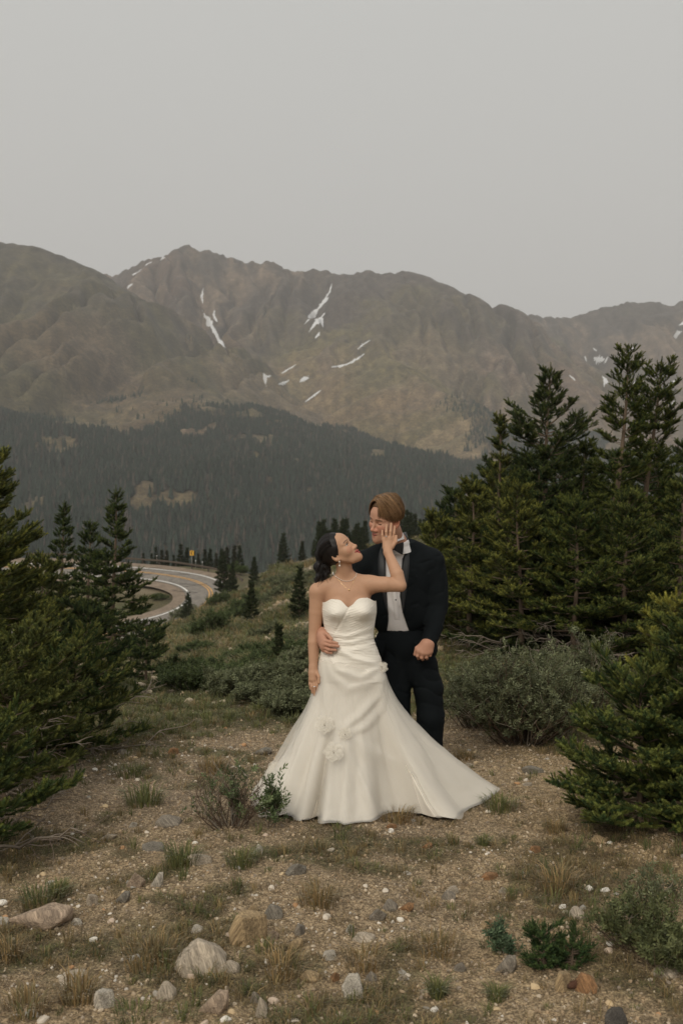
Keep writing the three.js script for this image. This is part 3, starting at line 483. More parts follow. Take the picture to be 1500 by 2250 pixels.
// trees on the hillside and by the road
const far = (name, px, baseY, topY, o, label, group) => { const p = o.d ? onGround(px, o.d) : hitGround(px, baseY), h = heightTo(p, topY); return conifer(name, p, { height: h, radius: h * (o.w ?? 0.24), seed: px * 3 + baseY, shoot: h * 0.055, step: h * 0.026, gap: h * 0.042, twigs: 0.5, rough: true, per: 5, dark: [0.044, 0.06, 0.026], light: [0.078, 0.094, 0.038], fresh: 0.5, trunk: h * 0.012, ...o }, label, 'tree', group); };
far('spruce_tree', 490, 1308, 1212, { d: 118 }, 'spruce standing in front of the end of the hairpin');
far('spruce_tree', 510, 1312, 1238, { d: 116 }, 'smaller spruce hugging the one that hides the end of the hairpin');
far('spruce_tree', 558, 1290, 1225, {}, 'spruce on the slope just beyond the hidden road end');
far('spruce_tree', 553, 1368, 1283, { w: 0.3 }, 'broad dark spruce below the road end on the shrubby slope');
far('spruce_tree', 658, 1364, 1250, { w: 0.24 }, 'dark spruce on the slope close behind the woman');
far('spruce_tree', 612, 1455, 1376, { w: 0.2 }, 'single small spruce low on the grassy slope beside the woman');
far('spruce_tree', 623, 1243, 1172, { d: 168, w: 0.28 }, 'lone spruce standing on the crest of the slope');
far('spruce_tree', 413, 1345, 1303, { d: 112, w: 0.32 }, 'tiny spruce beside the inner curve of the road');
far('spruce_tree', 664, 1240, 1190, { d: 172, dark: [0.04, 0.045, 0.016] }, 'yellowish thin spruce on the crest beside the lone one');
far('spruce_tree', 690, 1240, 1186, { d: 165 }, 'dark spruce on the crest behind the hair of the woman');
seed(900); const row = []; for (let k = 0; k < 16; k++) row.push([700 + k * 6.8 + rr(-3, 3), rr(1140, 1178), rr(120, 175)]); for (let k = 0; k < 16; k++) row.push([885 + k * 9 + rr(-3, 3), rr(1108, 1142), rr(120, 175)]);
for (const [px, ty, d] of row) far('spruce_tree', Math.round(px), Math.round(ty + d), ty, { d, w: 0.22, seed: Math.round(px * 13) }, px < 840 ? 'dark spruce in the tree row on the skyline between the two heads' : 'dark spruce in the tree row on the skyline behind the shoulder of the man', px < 840 ? 'spruce row between the heads' : 'spruce row behind the shoulder');
seed(901); for (let k = 0; k < 17; k++) { const px = 318 + k * 13 + rr(-4, 4); far('spruce_tree', Math.round(px), 1240 + k, rr(1196, 1222), { d: rr(166, 178), w: 0.2, seed: k * 91 + 5, dark: rnd() < 0.4 ? [0.055, 0.048, 0.03] : [0.024, 0.036, 0.016] }, 'thin tree in the line of trees behind the guard rail', 'trees behind the guard rail'); }
// ---------- willow shrubs, grass, stones ----------
function sprayGeo(n, len, wid) { const st = new Strips(); st.tube([V(0, 0, 0), V(0.01, 0.5, 0), V(0, 1, 0.01)], 0.014, 0.007, 3, [0.9, 0.62, 0.42]); for (let k = 0; k < n; k++) { const t = 0.12 + 0.88 * k / n, a = k * 2.4 + rr(-0.3, 0.3), d = V(Math.cos(a), rr(0.5, 1.1), Math.sin(a)).normalize(), s = V(-Math.sin(a), 0, Math.cos(a)), b = V(0, t, 0), L = len * rr(0.7, 1.2), m = b.clone().addScaledVector(d, L * 0.5).add(V(0, -0.02, 0)), e = b.clone().addScaledVector(d, L), v = rr(0.8, 1.2), c = [v, v, v]; st.tri(b, m.clone().addScaledVector(s, wid), e, c); st.tri(b, e, m.clone().addScaledVector(s, -wid), c); } return st.build(); }
seed(8);
const SPRAYS = [sprayGeo(13, 0.42, 0.075), sprayGeo(10, 0.48, 0.085)];
const leafMat = mat(1, 1, 1, 0.7, { vertexColors: true, transmission: 0.3, thickness: 0, specularIntensity: 0.4, side: THREE.DoubleSide });
const stemMat = mat(1, 1, 1, 0.95, { vertexColors: true });
// o: w, h, stems, leaf (spray length), cover (leaves per stem), tones
function shrub(name, pos, o, label, group) {
  seed(o.seed ?? Math.round(pos.x * 997 + pos.z * 131)); const g = thing(name, pos, label, 'shrub', group), wood = new Strips(), lists = [[], []], cols = [[], []], n = o.stems ?? 40, ls = o.leaf ?? 0.06, cov = o.cover ?? 8, dark = o.dark ?? [0.07, 0.088, 0.04], light = o.light ?? [0.14, 0.165, 0.085];
  for (let k = 0; k < n; k++) {
    const a = rr(0, 6.283), r = Math.sqrt(rnd()), tip = V(Math.cos(a) * r * o.w / 2, o.h * rr(0.55, 1.05) * Math.sqrt(1 - r * r * 0.75), Math.sin(a) * r * o.w / 2 * (o.deep ?? 0.8)), foot = V(tip.x * rr(0.1, 0.45), -0.02, tip.z * rr(0.1, 0.45)); if (o.push) o.push(tip, k);
    foot.y = groundY(pos.x + foot.x, pos.z + foot.z) - pos.y - 0.02; const sag = groundY(pos.x + tip.x, pos.z + tip.z) - pos.y; tip.y += sag;
    const pts = [], wob = V(rr(-1, 1), rr(-0.2, 0.3), rr(-1, 1)).multiplyScalar(o.h * 0.25); for (let j = 0; j <= 6; j++) { const t = j / 6; pts.push(foot.clone().lerp(tip, t).addScaledVector(wob, Math.sin(t * 3.14) * 0.7).add(V(rr(-1, 1), rr(-1, 1), rr(-1, 1)).multiplyScalar(o.h * 0.025 * t))); }
    const c = rnd() < (o.grey ?? 0.3) ? [0.27, 0.23, 0.18] : [0.11, 0.075, 0.05]; const R = o.thick ?? Math.max(0.0022, o.h * 0.008); wood.tube(pts, R, R * 0.35, 4, c);
    const side = (p, d, L) => { const q = [p]; for (let j = 1; j < 5; j++) { d.add(V(rr(-0.4, 0.4), rr(-0.15, 0.4), rr(-0.4, 0.4))).normalize(); q.push(q[j - 1].clone().addScaledVector(d, L / 4)); } wood.tube(q, R * 0.5, R * 0.22, 3, c); return q; };
    const leafAt = (p, d) => { const kk = rnd() < 0.5 ? 0 : 1, v = rr(0.75, 1.25), l = rnd() < 0.45 ? 1 : rnd() * 0.4; Q.setFromUnitVectors(UPV, d); const s = ls * rr(0.7, 1.3); lists[kk].push(new THREE.Matrix4().compose(p, Q.clone().multiply(new THREE.Quaternion().setFromAxisAngle(UPV, rnd() * 6)), V(s, s, s))); cols[kk].push([0, 1, 2].map((i) => lerp(dark[i], light[i], l) * v)); };
    const twigs = o.twigs ?? 4, bare = o.bareShare && rnd() < o.bareShare;
    for (let j = 0; j < twigs; j++) { const t = rr(0.3, 0.95), i = Math.min(5, Math.floor(t * 6)), q = side(pts[i].clone().lerp(pts[i + 1], t * 6 - i), V(rr(-1, 1), rr(0.2, 1.2), rr(-1, 1)).normalize(), o.h * rr(0.15, 0.4)); if (!bare) for (let m = 0; m < cov / twigs * 2; m++) leafAt(q[1 + Math.floor(rnd() * 4)].clone(), V(rr(-0.8, 0.8), rr(0.3, 1), rr(-0.8, 0.8)).normalize()); }
    if (!bare) for (let j = 0; j < cov; j++) { const i = 2 + Math.floor(rnd() * 5); leafAt(pts[Math.min(6, i)].clone().add(V(rr(-1, 1), rr(-0.5, 1), rr(-1, 1)).multiplyScalar(ls * 0.5)), V(rr(-0.8, 0.8), rr(0.3, 1), rr(-0.8, 0.8)).normalize()); }
  }
  part(g, 'stems', wood.build(), stemMat, 'stuff'); lists.forEach((l, k) => { if (l.length) { const im = instanced('foliage', SPRAYS[k], leafMat, l, cols[k]); im.userData.kind = 'stuff'; g.add(im); } });
  return g;
}
const greyGreen = { dark: [0.1, 0.112, 0.055], light: [0.2, 0.215, 0.118] }, deepGreen = { dark: [0.06, 0.085, 0.03], light: [0.115, 0.145, 0.055] };
shrub('willow_shrub', onGround(1150, 6.9), { w: 1.0, h: 0.62, stems: 120, cover: 10, twigs: 5, leaf: 0.062, grey: 0.45, ...greyGreen, seed: 1 }, 'large grey-green willow shrub beside the trouser leg of the man');
shrub('willow_shrub', onGround(1265, 7.6), { w: 0.8, h: 0.66, stems: 70, cover: 10, twigs: 5, leaf: 0.062, grey: 0.4, ...greyGreen, seed: 2 }, 'grey-green willow shrub between the large one and the dense spruce bush');
shrub('willow_shrub', onGround(1040, 7.5), { w: 0.5, h: 0.46, stems: 40, cover: 8, leaf: 0.06, ...greyGreen, seed: 3 }, 'small willow shrub at the side of the large one nearest the man');
shrub('willow_shrub', onGround(508, 5.0), { w: 0.5, h: 0.34, stems: 46, cover: 1.2, twigs: 7, leaf: 0.05, bareShare: 0.72, grey: 0.25, dark: [0.09, 0.12, 0.05], light: [0.16, 0.2, 0.09], thick: 0.0032, seed: 4 }, 'half bare dark-twigged shrub in front of the hem of the gown');
shrub('willow_shrub', onGround(590, 5.0), { w: 0.2, h: 0.26, stems: 6, cover: 7, twigs: 2, leaf: 0.06, dark: [0.1, 0.14, 0.06], light: [0.16, 0.2, 0.09], seed: 5, push: (t) => { t.x = Math.abs(t.x) * 0.9; } }, 'few leafy stems at the edge of the half bare shrub, over the gown');
shrub('willow_shrub', onGround(1395, 3.62), { w: 0.36, h: 0.17, stems: 30, cover: 6, twigs: 3, leaf: 0.045, bareShare: 0.3, grey: 0.6, dark: [0.085, 0.1, 0.038], light: [0.165, 0.178, 0.075], seed: 6 }, 'low leafy willow with bleached twigs in the near right corner');
shrub('willow_shrub', onGround(1470, 3.45), { w: 0.32, h: 0.13, stems: 26, cover: 6, twigs: 3, leaf: 0.045, grey: 0.5, dark: [0.085, 0.1, 0.038], light: [0.165, 0.178, 0.075], seed: 7 }, 'lower leafy willow cut by the near right corner');
shrub('willow_shrub', onGround(1450, 3.95), { w: 0.34, h: 0.18, stems: 16, cover: 3, twigs: 4, leaf: 0.045, bareShare: 0.5, grey: 0.7, seed: 8, ...greyGreen }, 'thin twiggy willow under the dense spruce bush at right');
shrub('willow_shrub', onGround(1105, 3.62), { w: 0.1, h: 0.08, stems: 9, cover: 5, twigs: 2, leaf: 0.038, seed: 9, dark: [0.06, 0.1, 0.05], light: [0.12, 0.17, 0.09] }, 'tiny leafy sprout beside the grey stone near the spruce seedling');
T('spruce_seedling', 1195, 3.5, 2042, 0.045, { ...low, seed: 47, gap: 0.03, shoot: 0.034, step: 0.016, trunk: 0.006, from: 0.02, dark: [0.025, 0.045, 0.016], light: [0.05, 0.075, 0.024] }, 'little dark spruce seedling on the gravel behind the two rusty stones');
T('spruce_seedling', 1256, 3.52, 2075, 0.04, { ...low, seed: 48, gap: 0.028, shoot: 0.032, step: 0.016, trunk: 0.006, from: 0.02, dark: [0.025, 0.045, 0.016], light: [0.05, 0.075, 0.024] }, 'lower dark spruce seedling leaning out beside the first one');
let nShrub = 0;
for (const [px, d, w, h, kind, label] of [
  [640, 7.9, 0.5, 0.16, 0, 'low willow just behind the train of the gown on the left'], [575, 8.6, 0.6, 0.16, 0, 'low willow clump at the far edge of the gravel'], [690, 9.2, 0.6, 0.17, 0, 'willow tucked behind the hip of the woman'], [520, 9.6, 0.8, 0.26, 0, 'wide low grey willow beyond the gravel edge'], [430, 10.6, 0.9, 0.3, 1, 'low green shrub at the foot of the left spruces'], [610, 11.5, 1.0, 0.15, 0, 'grey-green willow in the dip behind the gravel'],
  [520, 13, 1.4, 0.2, 1, 'deep green shrub in the dip below the slope'], [430, 14.5, 1.3, 0.3, 1, 'deep green shrub next to the left spruces in the dip'], [620, 16, 1.4, 0.2, 1, 'dark shrub behind the hanging arm of the woman'], [560, 19, 1.8, 0.24, 1, 'broad dark shrub at the bottom of the grassy slope'], [680, 14, 1.0, 0.2, 0, 'willow close behind the hanging hand of the woman'],
]) shrub('willow_shrub', onGround(px, d), { w, h, stems: 46, cover: 12, twigs: 3, leaf: clamp(0.05 + d * 0.002, 0.055, 0.1), ...(kind ? deepGreen : greyGreen), seed: 100 + nShrub++ }, label);
for (const [px, py, wp, hp, kind, label] of [
  [455, 1398, 125, 48, 1, 'dark rounded shrub mass below the inner curve of the road'], [535, 1450, 110, 34, 1, 'flat dark shrub on the grassy slope by the single small spruce'], [512, 1372, 120, 42, 1, 'dark shrub under the spruce at the end of the hairpin'], [405, 1368, 70, 28, 0, 'small grey shrub at the kerb of the inner curve'], [640, 1420, 90, 36, 0, 'grey-green shrub beside the single small spruce'], [580, 1402, 80, 26, 0, 'pale low shrub in the middle of the slope'], [545, 1338, 90, 30, 1, 'dark low shrub beneath the broad dark spruce'], [605, 1325, 90, 30, 0, 'grey shrub between the broad spruce and the one behind the woman'], [640, 1286, 100, 24, 0, 'low grey shrub near the crest below the lone spruce'], [520, 1264, 60, 24, 2, 'bright green bush where the road disappears'], [556, 1258, 50, 20, 2, 'bright green bush on the crest past the road end'], [480, 1330, 70, 26, 1, 'dark shrub edging the outside of the hairpin'], [670, 1345, 60, 26, 0, 'pale shrub at the foot of the spruce behind the woman'], [430, 1440, 100, 26, 1, 'dark shrub showing past the left spruces on the slope'], [600, 1490, 110, 24, 1, 'dark wide shrub low on the slope by the hand of the woman'], [500, 1300, 46, 18, 1, 'small dark shrub right at the outer road edge'], [585, 1290, 60, 20, 0, 'grey low shrub right of the road end'], [350, 1320, 44, 12, 1, 'little dark shrub on the island inside the hairpin'], [690, 1290, 60, 26, 0, 'grey shrub on the crest behind the neck of the woman'],
]) { const p = hitGround(px, py), m = -p.z / FP; shrub('willow_shrub', p, { w: wp * m, h: hp * m, stems: 40, cover: 9, twigs: 2, leaf: wp * m * 0.07, thick: hp * m * 0.006, ...(kind === 1 ? deepGreen : kind === 2 ? { dark: [0.07, 0.1, 0.03], light: [0.12, 0.16, 0.05] } : greyGreen), seed: 200 + nShrub++ }, label); }

// grass
function tuftGeo(n, r, h, lean) { const st = new Strips(); for (let k = 0; k < n; k++) { const a = rr(0, 6.28), q = Math.sqrt(rnd()) * r, b = V(Math.cos(a) * q, -0.01, Math.sin(a) * q), L = h * rr(0.45, 1.1), o = V(Math.cos(a + rr(-0.6, 0.6)), 0, Math.sin(a + rr(-0.6, 0.6))).multiplyScalar(L * lean * rr(0.2, 1.2)), w = V(-Math.sin(a), 0, Math.cos(a)).multiplyScalar(0.0017 * (h / 0.08) ** 0.5), m = b.clone().addScaledVector(o, 0.35).add(V(0, L * 0.6, 0)), e = b.clone().add(o).add(V(0, L * (0.92 - lean * 0.25), 0)), v = rr(0.7, 1.3), straw = rnd() < 0.45, c = straw ? [v * 1.5, v * 1.3, v * 1.25] : [v, v, v]; st.tri(b.clone().sub(w), m.clone().add(w), m.clone().sub(w), c); st.tri(b.clone().sub(w), b.clone().add(w), m.clone().add(w), c); st.tri(m.clone().sub(w), m.clone().add(w), e, c); } return st.build(); }
const grassMat = mat(1, 1, 1, 0.85, { vertexColors: true, transmission: 0.25, thickness: 0, side: THREE.DoubleSide });
{
  seed(15);
  const G = [tuftGeo(26, 0.03, 0.07, 0.8), tuftGeo(20, 0.035, 0.05, 1), tuftGeo(30, 0.05, 0.1, 0.7)], L = [[], [], []], C = [[], [], []], e = new THREE.Euler(), q = new THREE.Quaternion();
  const put = (x, z, s, green) => { const k = Math.floor(rnd() * 3); q.setFromEuler(e.set(rr(-0.15, 0.15), rr(0, 6.28), rr(-0.15, 0.15))); L[k].push(new THREE.Matrix4().compose(V(x, groundY(x, z), z), q, V(s, s * rr(0.7, 1.2), s))); const v = rr(0.75, 1.25), w = green ? [0.105, 0.118, 0.036] : [0.19, 0.15, 0.065]; C[k].push(w.map((c) => c * v)); };
  for (let k = 0; k < 60000; k++) { const d = rr(2.9, 14) , x = d * rr(-0.42, 0.42), z = -d, t = turf(x, z); if (rnd() < Math.pow(t, 1.6) * (d > 7 ? 0.42 : 0.34)) put(x, z, rr(0.5, 1.05) * (d > 7 ? 1.15 : 0.8), rnd() < (d > 7 ? 0.78 : 0.4)); }
  for (let k = 0; k < 500; k++) { const d = rr(3, 7), x = d * rr(-0.42, 0.42); put(x, -d, rr(0.3, 0.7), rnd() < 0.5); }
  for (let k = 0; k < 26000; k++) { const d = Math.exp(rr(Math.log(12), Math.log(150))), x = d * rr(-0.3, 0.12), z = -d; const rz = sstep(116, 124, d) * (x < -11 ? 1 : 0); if (rz > 0 || rnd() < scree(x, z) * 0.85) continue; put(x, z, (1 + d * 0.09) * rr(0.6, 1.2), rnd() < 0.68); }
  { const mattedGeo = tuftGeo(22, 0.07, 0.035, 2.6), ML = [], MC = []; for (let k = 0; k < 26000; k++) { const d = rr(2.9, 9), x = d * rr(-0.42, 0.42), z = -d, t = turf(x, z); if (rnd() > 0.05 + t * 0.3) continue; q.setFromEuler(e.set(rr(-0.1, 0.1), rr(0, 6.28), rr(-0.1, 0.1))); const sc = rr(0.6, 1.2); ML.push(new THREE.Matrix4().compose(V(x, groundY(x, z) + 0.003, z), q, V(sc, sc, sc))); const v = rr(0.7, 1.3); MC.push([0.165 * v, 0.125 * v, 0.062 * v]); } L.push(ML); C.push(MC); G.push(mattedGeo); }
  const g = new THREE.Group(); G.forEach((ge, k) => { const im = instanced('grass_blades', ge, grassMat, L[k], C[k]); im.userData.kind = 'stuff'; g.add(im); });
  top(g, 'grass', 'short alpine grass growing in patches over the ground', 'grass', null, 'stuff');
}
for (const [px, py, wp, hp, tone, label] of [
  [318, 1772, 95, 62, 0, 'green and straw grass tuft behind the grey slab'], [700, 1985, 105, 60, 1, 'straw tuft on bare gravel straight below the gown'], [872, 1805, 90, 42, 1, 'dry tuft under the raised edge of the hem'], [1098, 1783, 88, 44, 0, 'green tuft at the tip of the train'], [1222, 1962, 110, 66, 1, 'dry brown tuft on gravel below the dense spruce bush'], [1218, 1832, 60, 40, 1, 'dry tuft at the shaded foot of the dense spruce bush'], [615, 2145, 120, 66, 1, 'straw tuft beside the tan angular rock'], [90, 1985, 110, 50, 0, 'green tuft above the big pinkish rock'], [130, 1965, 60, 44, 0, 'upright green tuft right of the pinkish rock'], [60, 2225, 130, 60, 1, 'soft straw tuft in the near left corner'], [175, 2200, 110, 74, 1, 'straw and green tuft near the left corner by the white stone'], [330, 2110, 170, 70, 1, 'wide straw tuft between the pinkish rock and the pale slab'], [400, 1900, 90, 60, 0, 'green tuft behind the curled white rock'], [530, 1905, 80, 50, 0, 'green tuft at the foot of the half bare shrub'], [470, 1700, 80, 40, 1, 'dry tuft on the path behind the half bare shrub'], [800, 2120, 110, 50, 1, 'straw tuft with green blades low in the middle'], [960, 2095, 120, 56, 1, 'straw tuft left of the spruce seedling'], [1090, 2195, 50, 44, 0, 'green tuft below the spruce seedling'], [960, 2190, 36, 60, 0, 'upright green sprig alone on the gravel'], [1062, 1860, 36, 30, 0, 'tiny tuft alone on the gravel under the train tip'], [290, 1702, 100, 30, 0, 'flat green tuft along the path edge'], [20, 2110, 90, 60, 1, 'dry tuft at the left frame edge'], [1020, 1668, 70, 30, 1, 'dry tuft at the shoe side of the man'], [300, 2235, 130, 40, 0, 'green tuft cut by the bottom frame edge'],
]) { seed(px * 3 + py); const p = hitGround(px, py), m = -p.z / FP, g = thing('grass_tuft', p, label, 'grass tuft', 'grass tufts on the gravel'); const geo = tuftGeo(170, wp * m * 0.42, hp * m, 0.75); part(g, 'blades', geo, tone ? grassDry() : grassGreen(), 'stuff'); }
function grassDry() { return grassDry.m ??= mat(0.2, 0.155, 0.068, 0.85, { vertexColors: true, transmission: 0.25, thickness: 0, side: THREE.DoubleSide }); }
function grassGreen() { return grassGreen.m ??= mat(0.11, 0.124, 0.038, 0.85, { vertexColors: true, transmission: 0.25, thickness: 0, side: THREE.DoubleSide }); }

// stones
function stoneGeo(sd, detail, cuts) { seed(sd); let g = new THREE.IcosahedronGeometry(0.5, detail); g.deleteAttribute('uv'); g.deleteAttribute('normal'); g = mergeVertices(g, 1e-4); const p = g.attributes.position, pl = []; for (let k = 0; k < cuts; k++) pl.push([V(gauss(), gauss(), gauss()).normalize(), rr(0.26, 0.42)]); const v = V(0, 0, 0); for (let i = 0; i < p.count; i++) { v.fromBufferAttribute(p, i); v.multiplyScalar(1 + 0.28 * noise3(v.x * 3 + sd, v.y * 3, v.z * 3 + 0.3)); for (const [n, d] of pl) { const q = v.dot(n); if (q > d) v.addScaledVector(n, (d - q) * 0.93); } v.multiplyScalar(1 + 0.04 * noise3(v.x * 11, v.y * 11, v.z * 11 + sd)); p.setXYZ(i, v.x, v.y, v.z); } g.computeBoundingBox(); const b = g.boundingBox, s = b.getSize(V(0, 0, 0)), c = b.getCenter(V(0, 0, 0)); g.translate(-c.x, -c.y, -c.z); g.scale(1 / s.x, 1 / s.y, 1 / s.z); const f = g.toNonIndexed(), crease = detail > 1 ? g : f; crease.computeVertexNormals(); return crease; }
const BIG = [1, 2, 3, 4, 5, 6].map((k) => stoneGeo(k * 17, 4, 9)), SMALL = [7, 8, 9, 10, 11].map((k) => stoneGeo(k * 13, 1, 6));
const stoneTex = noiseTexture(256, (u, v, n) => { const q = n(96, 1) * 0.4 + n(24, 2) * 0.35 + n(6, 3) * 0.25, k = lerp(150, 255, clamp((q - 0.5) * 1.7 + 0.5)); return [k, k * 0.98, k * 0.95]; }, 41, true), stoneBump = noiseTexture(256, (u, v, n) => 255 * (n(64, 1) * 0.5 + n(20, 2) * 0.5), 43);
for (const g of BIG) { const p = g.attributes.position, uv = new Float32Array(p.count * 2); for (let i = 0; i < p.count; i++) { uv[i * 2] = p.getX(i) * 0.9 + p.getY(i) * 0.4; uv[i * 2 + 1] = p.getZ(i) * 0.9 + p.getY(i) * 0.6; } g.setAttribute('uv', new THREE.BufferAttribute(uv, 2)); }
const rockTone = { pale: [0.62, 0.54, 0.44], pink: [0.55, 0.43, 0.33], tan: [0.56, 0.42, 0.25], grey: [0.36, 0.32, 0.27], white: [0.74, 0.69, 0.61], rust: [0.46, 0.26, 0.13], slate: [0.32, 0.295, 0.255], dark: [0.13, 0.12, 0.11] }, rockMats = {};
const rockMat = (t) => rockMats[t] ??= mat(...rockTone[t], 0.95, { map: stoneTex, bumpMap: stoneBump, bumpScale: 0.004 });
const ROCKS = [
  [90, 2012, 118, 62, 'pink', 'large flat-topped pinkish rock at the left'], [545, 2052, 82, 78, 'tan', 'tan angular rock, largest upright one on the gravel'], [440, 2108, 110, 72, 'pale', 'pale slab half sunk below the tan angular rock'], [777, 2176, 46, 58, 'white', 'rounded white rock in the bottom middle'], [367, 2182, 42, 40, 'pale', 'pale blocky stone below the sunk slab'], [300, 1942, 36, 40, 'pink', 'pinkish stone with a knob, left of the white upright one'], [345, 1943, 26, 36, 'white', 'white upright stone right of the knobbed pinkish one'], [438, 1888, 52, 28, 'pale', 'pale curled stone under the green tuft'], [567, 1870, 20, 26, 'white', 'small white stone below the half bare shrub'], [340, 1862, 52, 22, 'slate', 'grey slate lying before the half bare shrub'], [372, 1803, 58, 26, 'grey', 'flat grey slab on the path behind the shrub'], [293, 1817, 18, 14, 'white', 'small white stone near the flat grey slab'], [118, 1849, 38, 14, 'grey', 'thin grey slab at the edge of the left spruce bush'], [150, 1832, 36, 18, 'tan', 'tan stone against the left spruce bush'], [600, 2006, 40, 34, 'slate', 'bluish slab leaning above the tan angular rock'], [557, 2003, 22, 16, 'tan', 'small tan pebble above the tan angular rock'], [434, 2047, 26, 18, 'white', 'flat white stone left of the tan angular rock'], [650, 1912, 46, 28, 'slate', 'grey slate on bare gravel below the gown'], [470, 2208, 60, 50, 'pink', 'pinkish slab cut low near the bottom edge'], [230, 2205, 42, 44, 'white', 'white block near the bottom left'], [574, 2228, 26, 48, 'pale', 'pale upright chip at the bottom edge'], [165, 2152, 66, 30, 'pale', 'pale slab among straw tufts at lower left'], [510, 2133, 34, 28, 'pale', 'pale stone touching the sunk slab'], [600, 2058, 26, 28, 'pink', 'pinkish stone right beside the tan angular rock'], [647, 2080, 34, 26, 'tan', 'tan stone two steps right of the angular rock'], [658, 2052, 26, 24, 'grey', 'grey stone above the tan one right of the angular rock'], [560, 2195, 22, 26, 'grey', 'grey chip above the bottom pale chip'], [725, 2100, 28, 20, 'white', 'white stone in the straw tuft right of the rocks'], [682, 2143, 42, 22, 'tan', 'tan flat stone under the straw tuft in the middle'], [735, 2158, 22, 24, 'rust', 'rusty pebble left of the rounded white rock'], [270, 1980, 30, 26, 'slate', 'slate chip left of the white upright stone'], [203, 1990, 24, 28, 'pale', 'pale stone right of the large pinkish rock'], [168, 2026, 22, 16, 'white', 'white pebble touching the large pinkish rock'], [6, 2028, 36, 18, 'white', 'white stone cut by the left frame edge'],
  [858, 1997, 34, 24, 'grey', 'striped grey stone in the middle of the gravel'], [830, 2012, 34, 30, 'grey', 'second striped grey stone leaning on the first'], [892, 2001, 30, 20, 'rust', 'brownish stone right of the striped pair'], [1075, 1931, 40, 18, 'rust', 'flat brown stone on gravel below the train'], [984, 1972, 32, 20, 'grey', 'grey stone with a pale one behind it'], [994, 1957, 26, 18, 'pale', 'pale stone behind the grey one'], [1266, 2014, 34, 26, 'pale', 'pale pointed stone above the bleached twigs'], [1068, 2036, 34, 24, 'tan', 'tan round stone above the spruce seedling'], [1110, 2125, 46, 40, 'grey', 'grey pointed stone left of the spruce seedling'], [1236, 2163, 40, 46, 'tan', 'tan upright stone, left one of the pair with the cone'], [1284, 2163, 48, 42, 'rust', 'orange rusty stone, right one of the pair with the cone'], [1350, 2238, 50, 40, 'dark', 'dark stone cut by the bottom edge at right'], [1316, 1848, 34, 18, 'tan', 'tan flat stone in the shade of the dense spruce bush'], [1334, 1876, 22, 18, 'tan', 'small tan stone below the flat one in the shade'], [1443, 1880, 20, 16, 'tan', 'small tan stone deep in the shade at right'], [1170, 1694, 46, 18, 'slate', 'dark slate lying behind the train on the right'], [1030, 1681, 24, 11, 'pale', 'small pale slab just past the trouser leg'], [1158, 1728, 20, 9, 'pale', 'pale chip before the dark slate'], [1222, 1717, 22, 12, 'pale', 'pale chip at the tip of the spruce bush'], [1020, 1712, 46, 16, 'pale', 'pale slab flush with the ground by the train'], [575, 1655, 42, 20, 'slate', 'dark slate at the left side of the gown'], [381, 1655, 24, 16, 'rust', 'reddish stone on the path at left'], [270, 1652, 30, 12, 'grey', 'grey slab at the far edge of the path'], [640, 2100, 18, 14, 'tan', 'little tan stone in the straw tuft by the angular rock'], [800, 2060, 50, 24, 'pale', 'pale slab sunk in gravel under the striped pair'], [768, 2048, 18, 20, 'white', 'small white stone left of the sunk pale slab'], [938, 1866, 20, 14, 'rust', 'reddish stone on gravel below the hem'], [1175, 1868, 24, 14, 'rust', 'brown stone on gravel left of the dry brown tuft'], [815, 2155, 24, 22, 'grey', 'grey stone right of the rounded white rock'], [1010, 2128, 26, 18, 'grey', 'grey stone under the straw tuft by the seedling'], [1460, 2140, 60, 26, 'pale', 'pale slab under the corner willow'], [240, 1842, 34, 14, 'pale', 'pale slab between the path and the left spruce bush'], [200, 1850, 26, 12, 'tan', 'tan chip beside the left spruce bush'], [860, 1818, 22, 12, 'rust', 'rusty chip under the hem below the dry tuft'], [1105, 1960, 20, 14, 'pale', 'pale pebble right of the flat brown stone'], [885, 2150, 22, 12, 'pale', 'pale chip in the gravel right of the white rock'],
];
ROCKS.forEach(([px, py, wp, hp, tone, label], k) => { seed(k * 7 + 3); const p = hitGround(px, py + hp * 0.3), m = -p.z / FP, w = wp * m, h = Math.max(0.014, hp * m * (hp / wp < 0.55 ? 0.75 : 0.95)), r = new THREE.Mesh(BIG[k % 6], rockMat(tone)); r.scale.set(w * 1.08, h * 1.5, w * rr(0.65, 0.9)); r.rotation.set(rr(-0.1, 0.1), rr(-0.4, 0.4) + (k % 2 ? Math.PI : 0), rr(-0.15, 0.15)); r.position.copy(p).add(V(0, h * 0.16, 0)); top(r, 'rock', label, 'rock', 'rocks on the gravel'); });
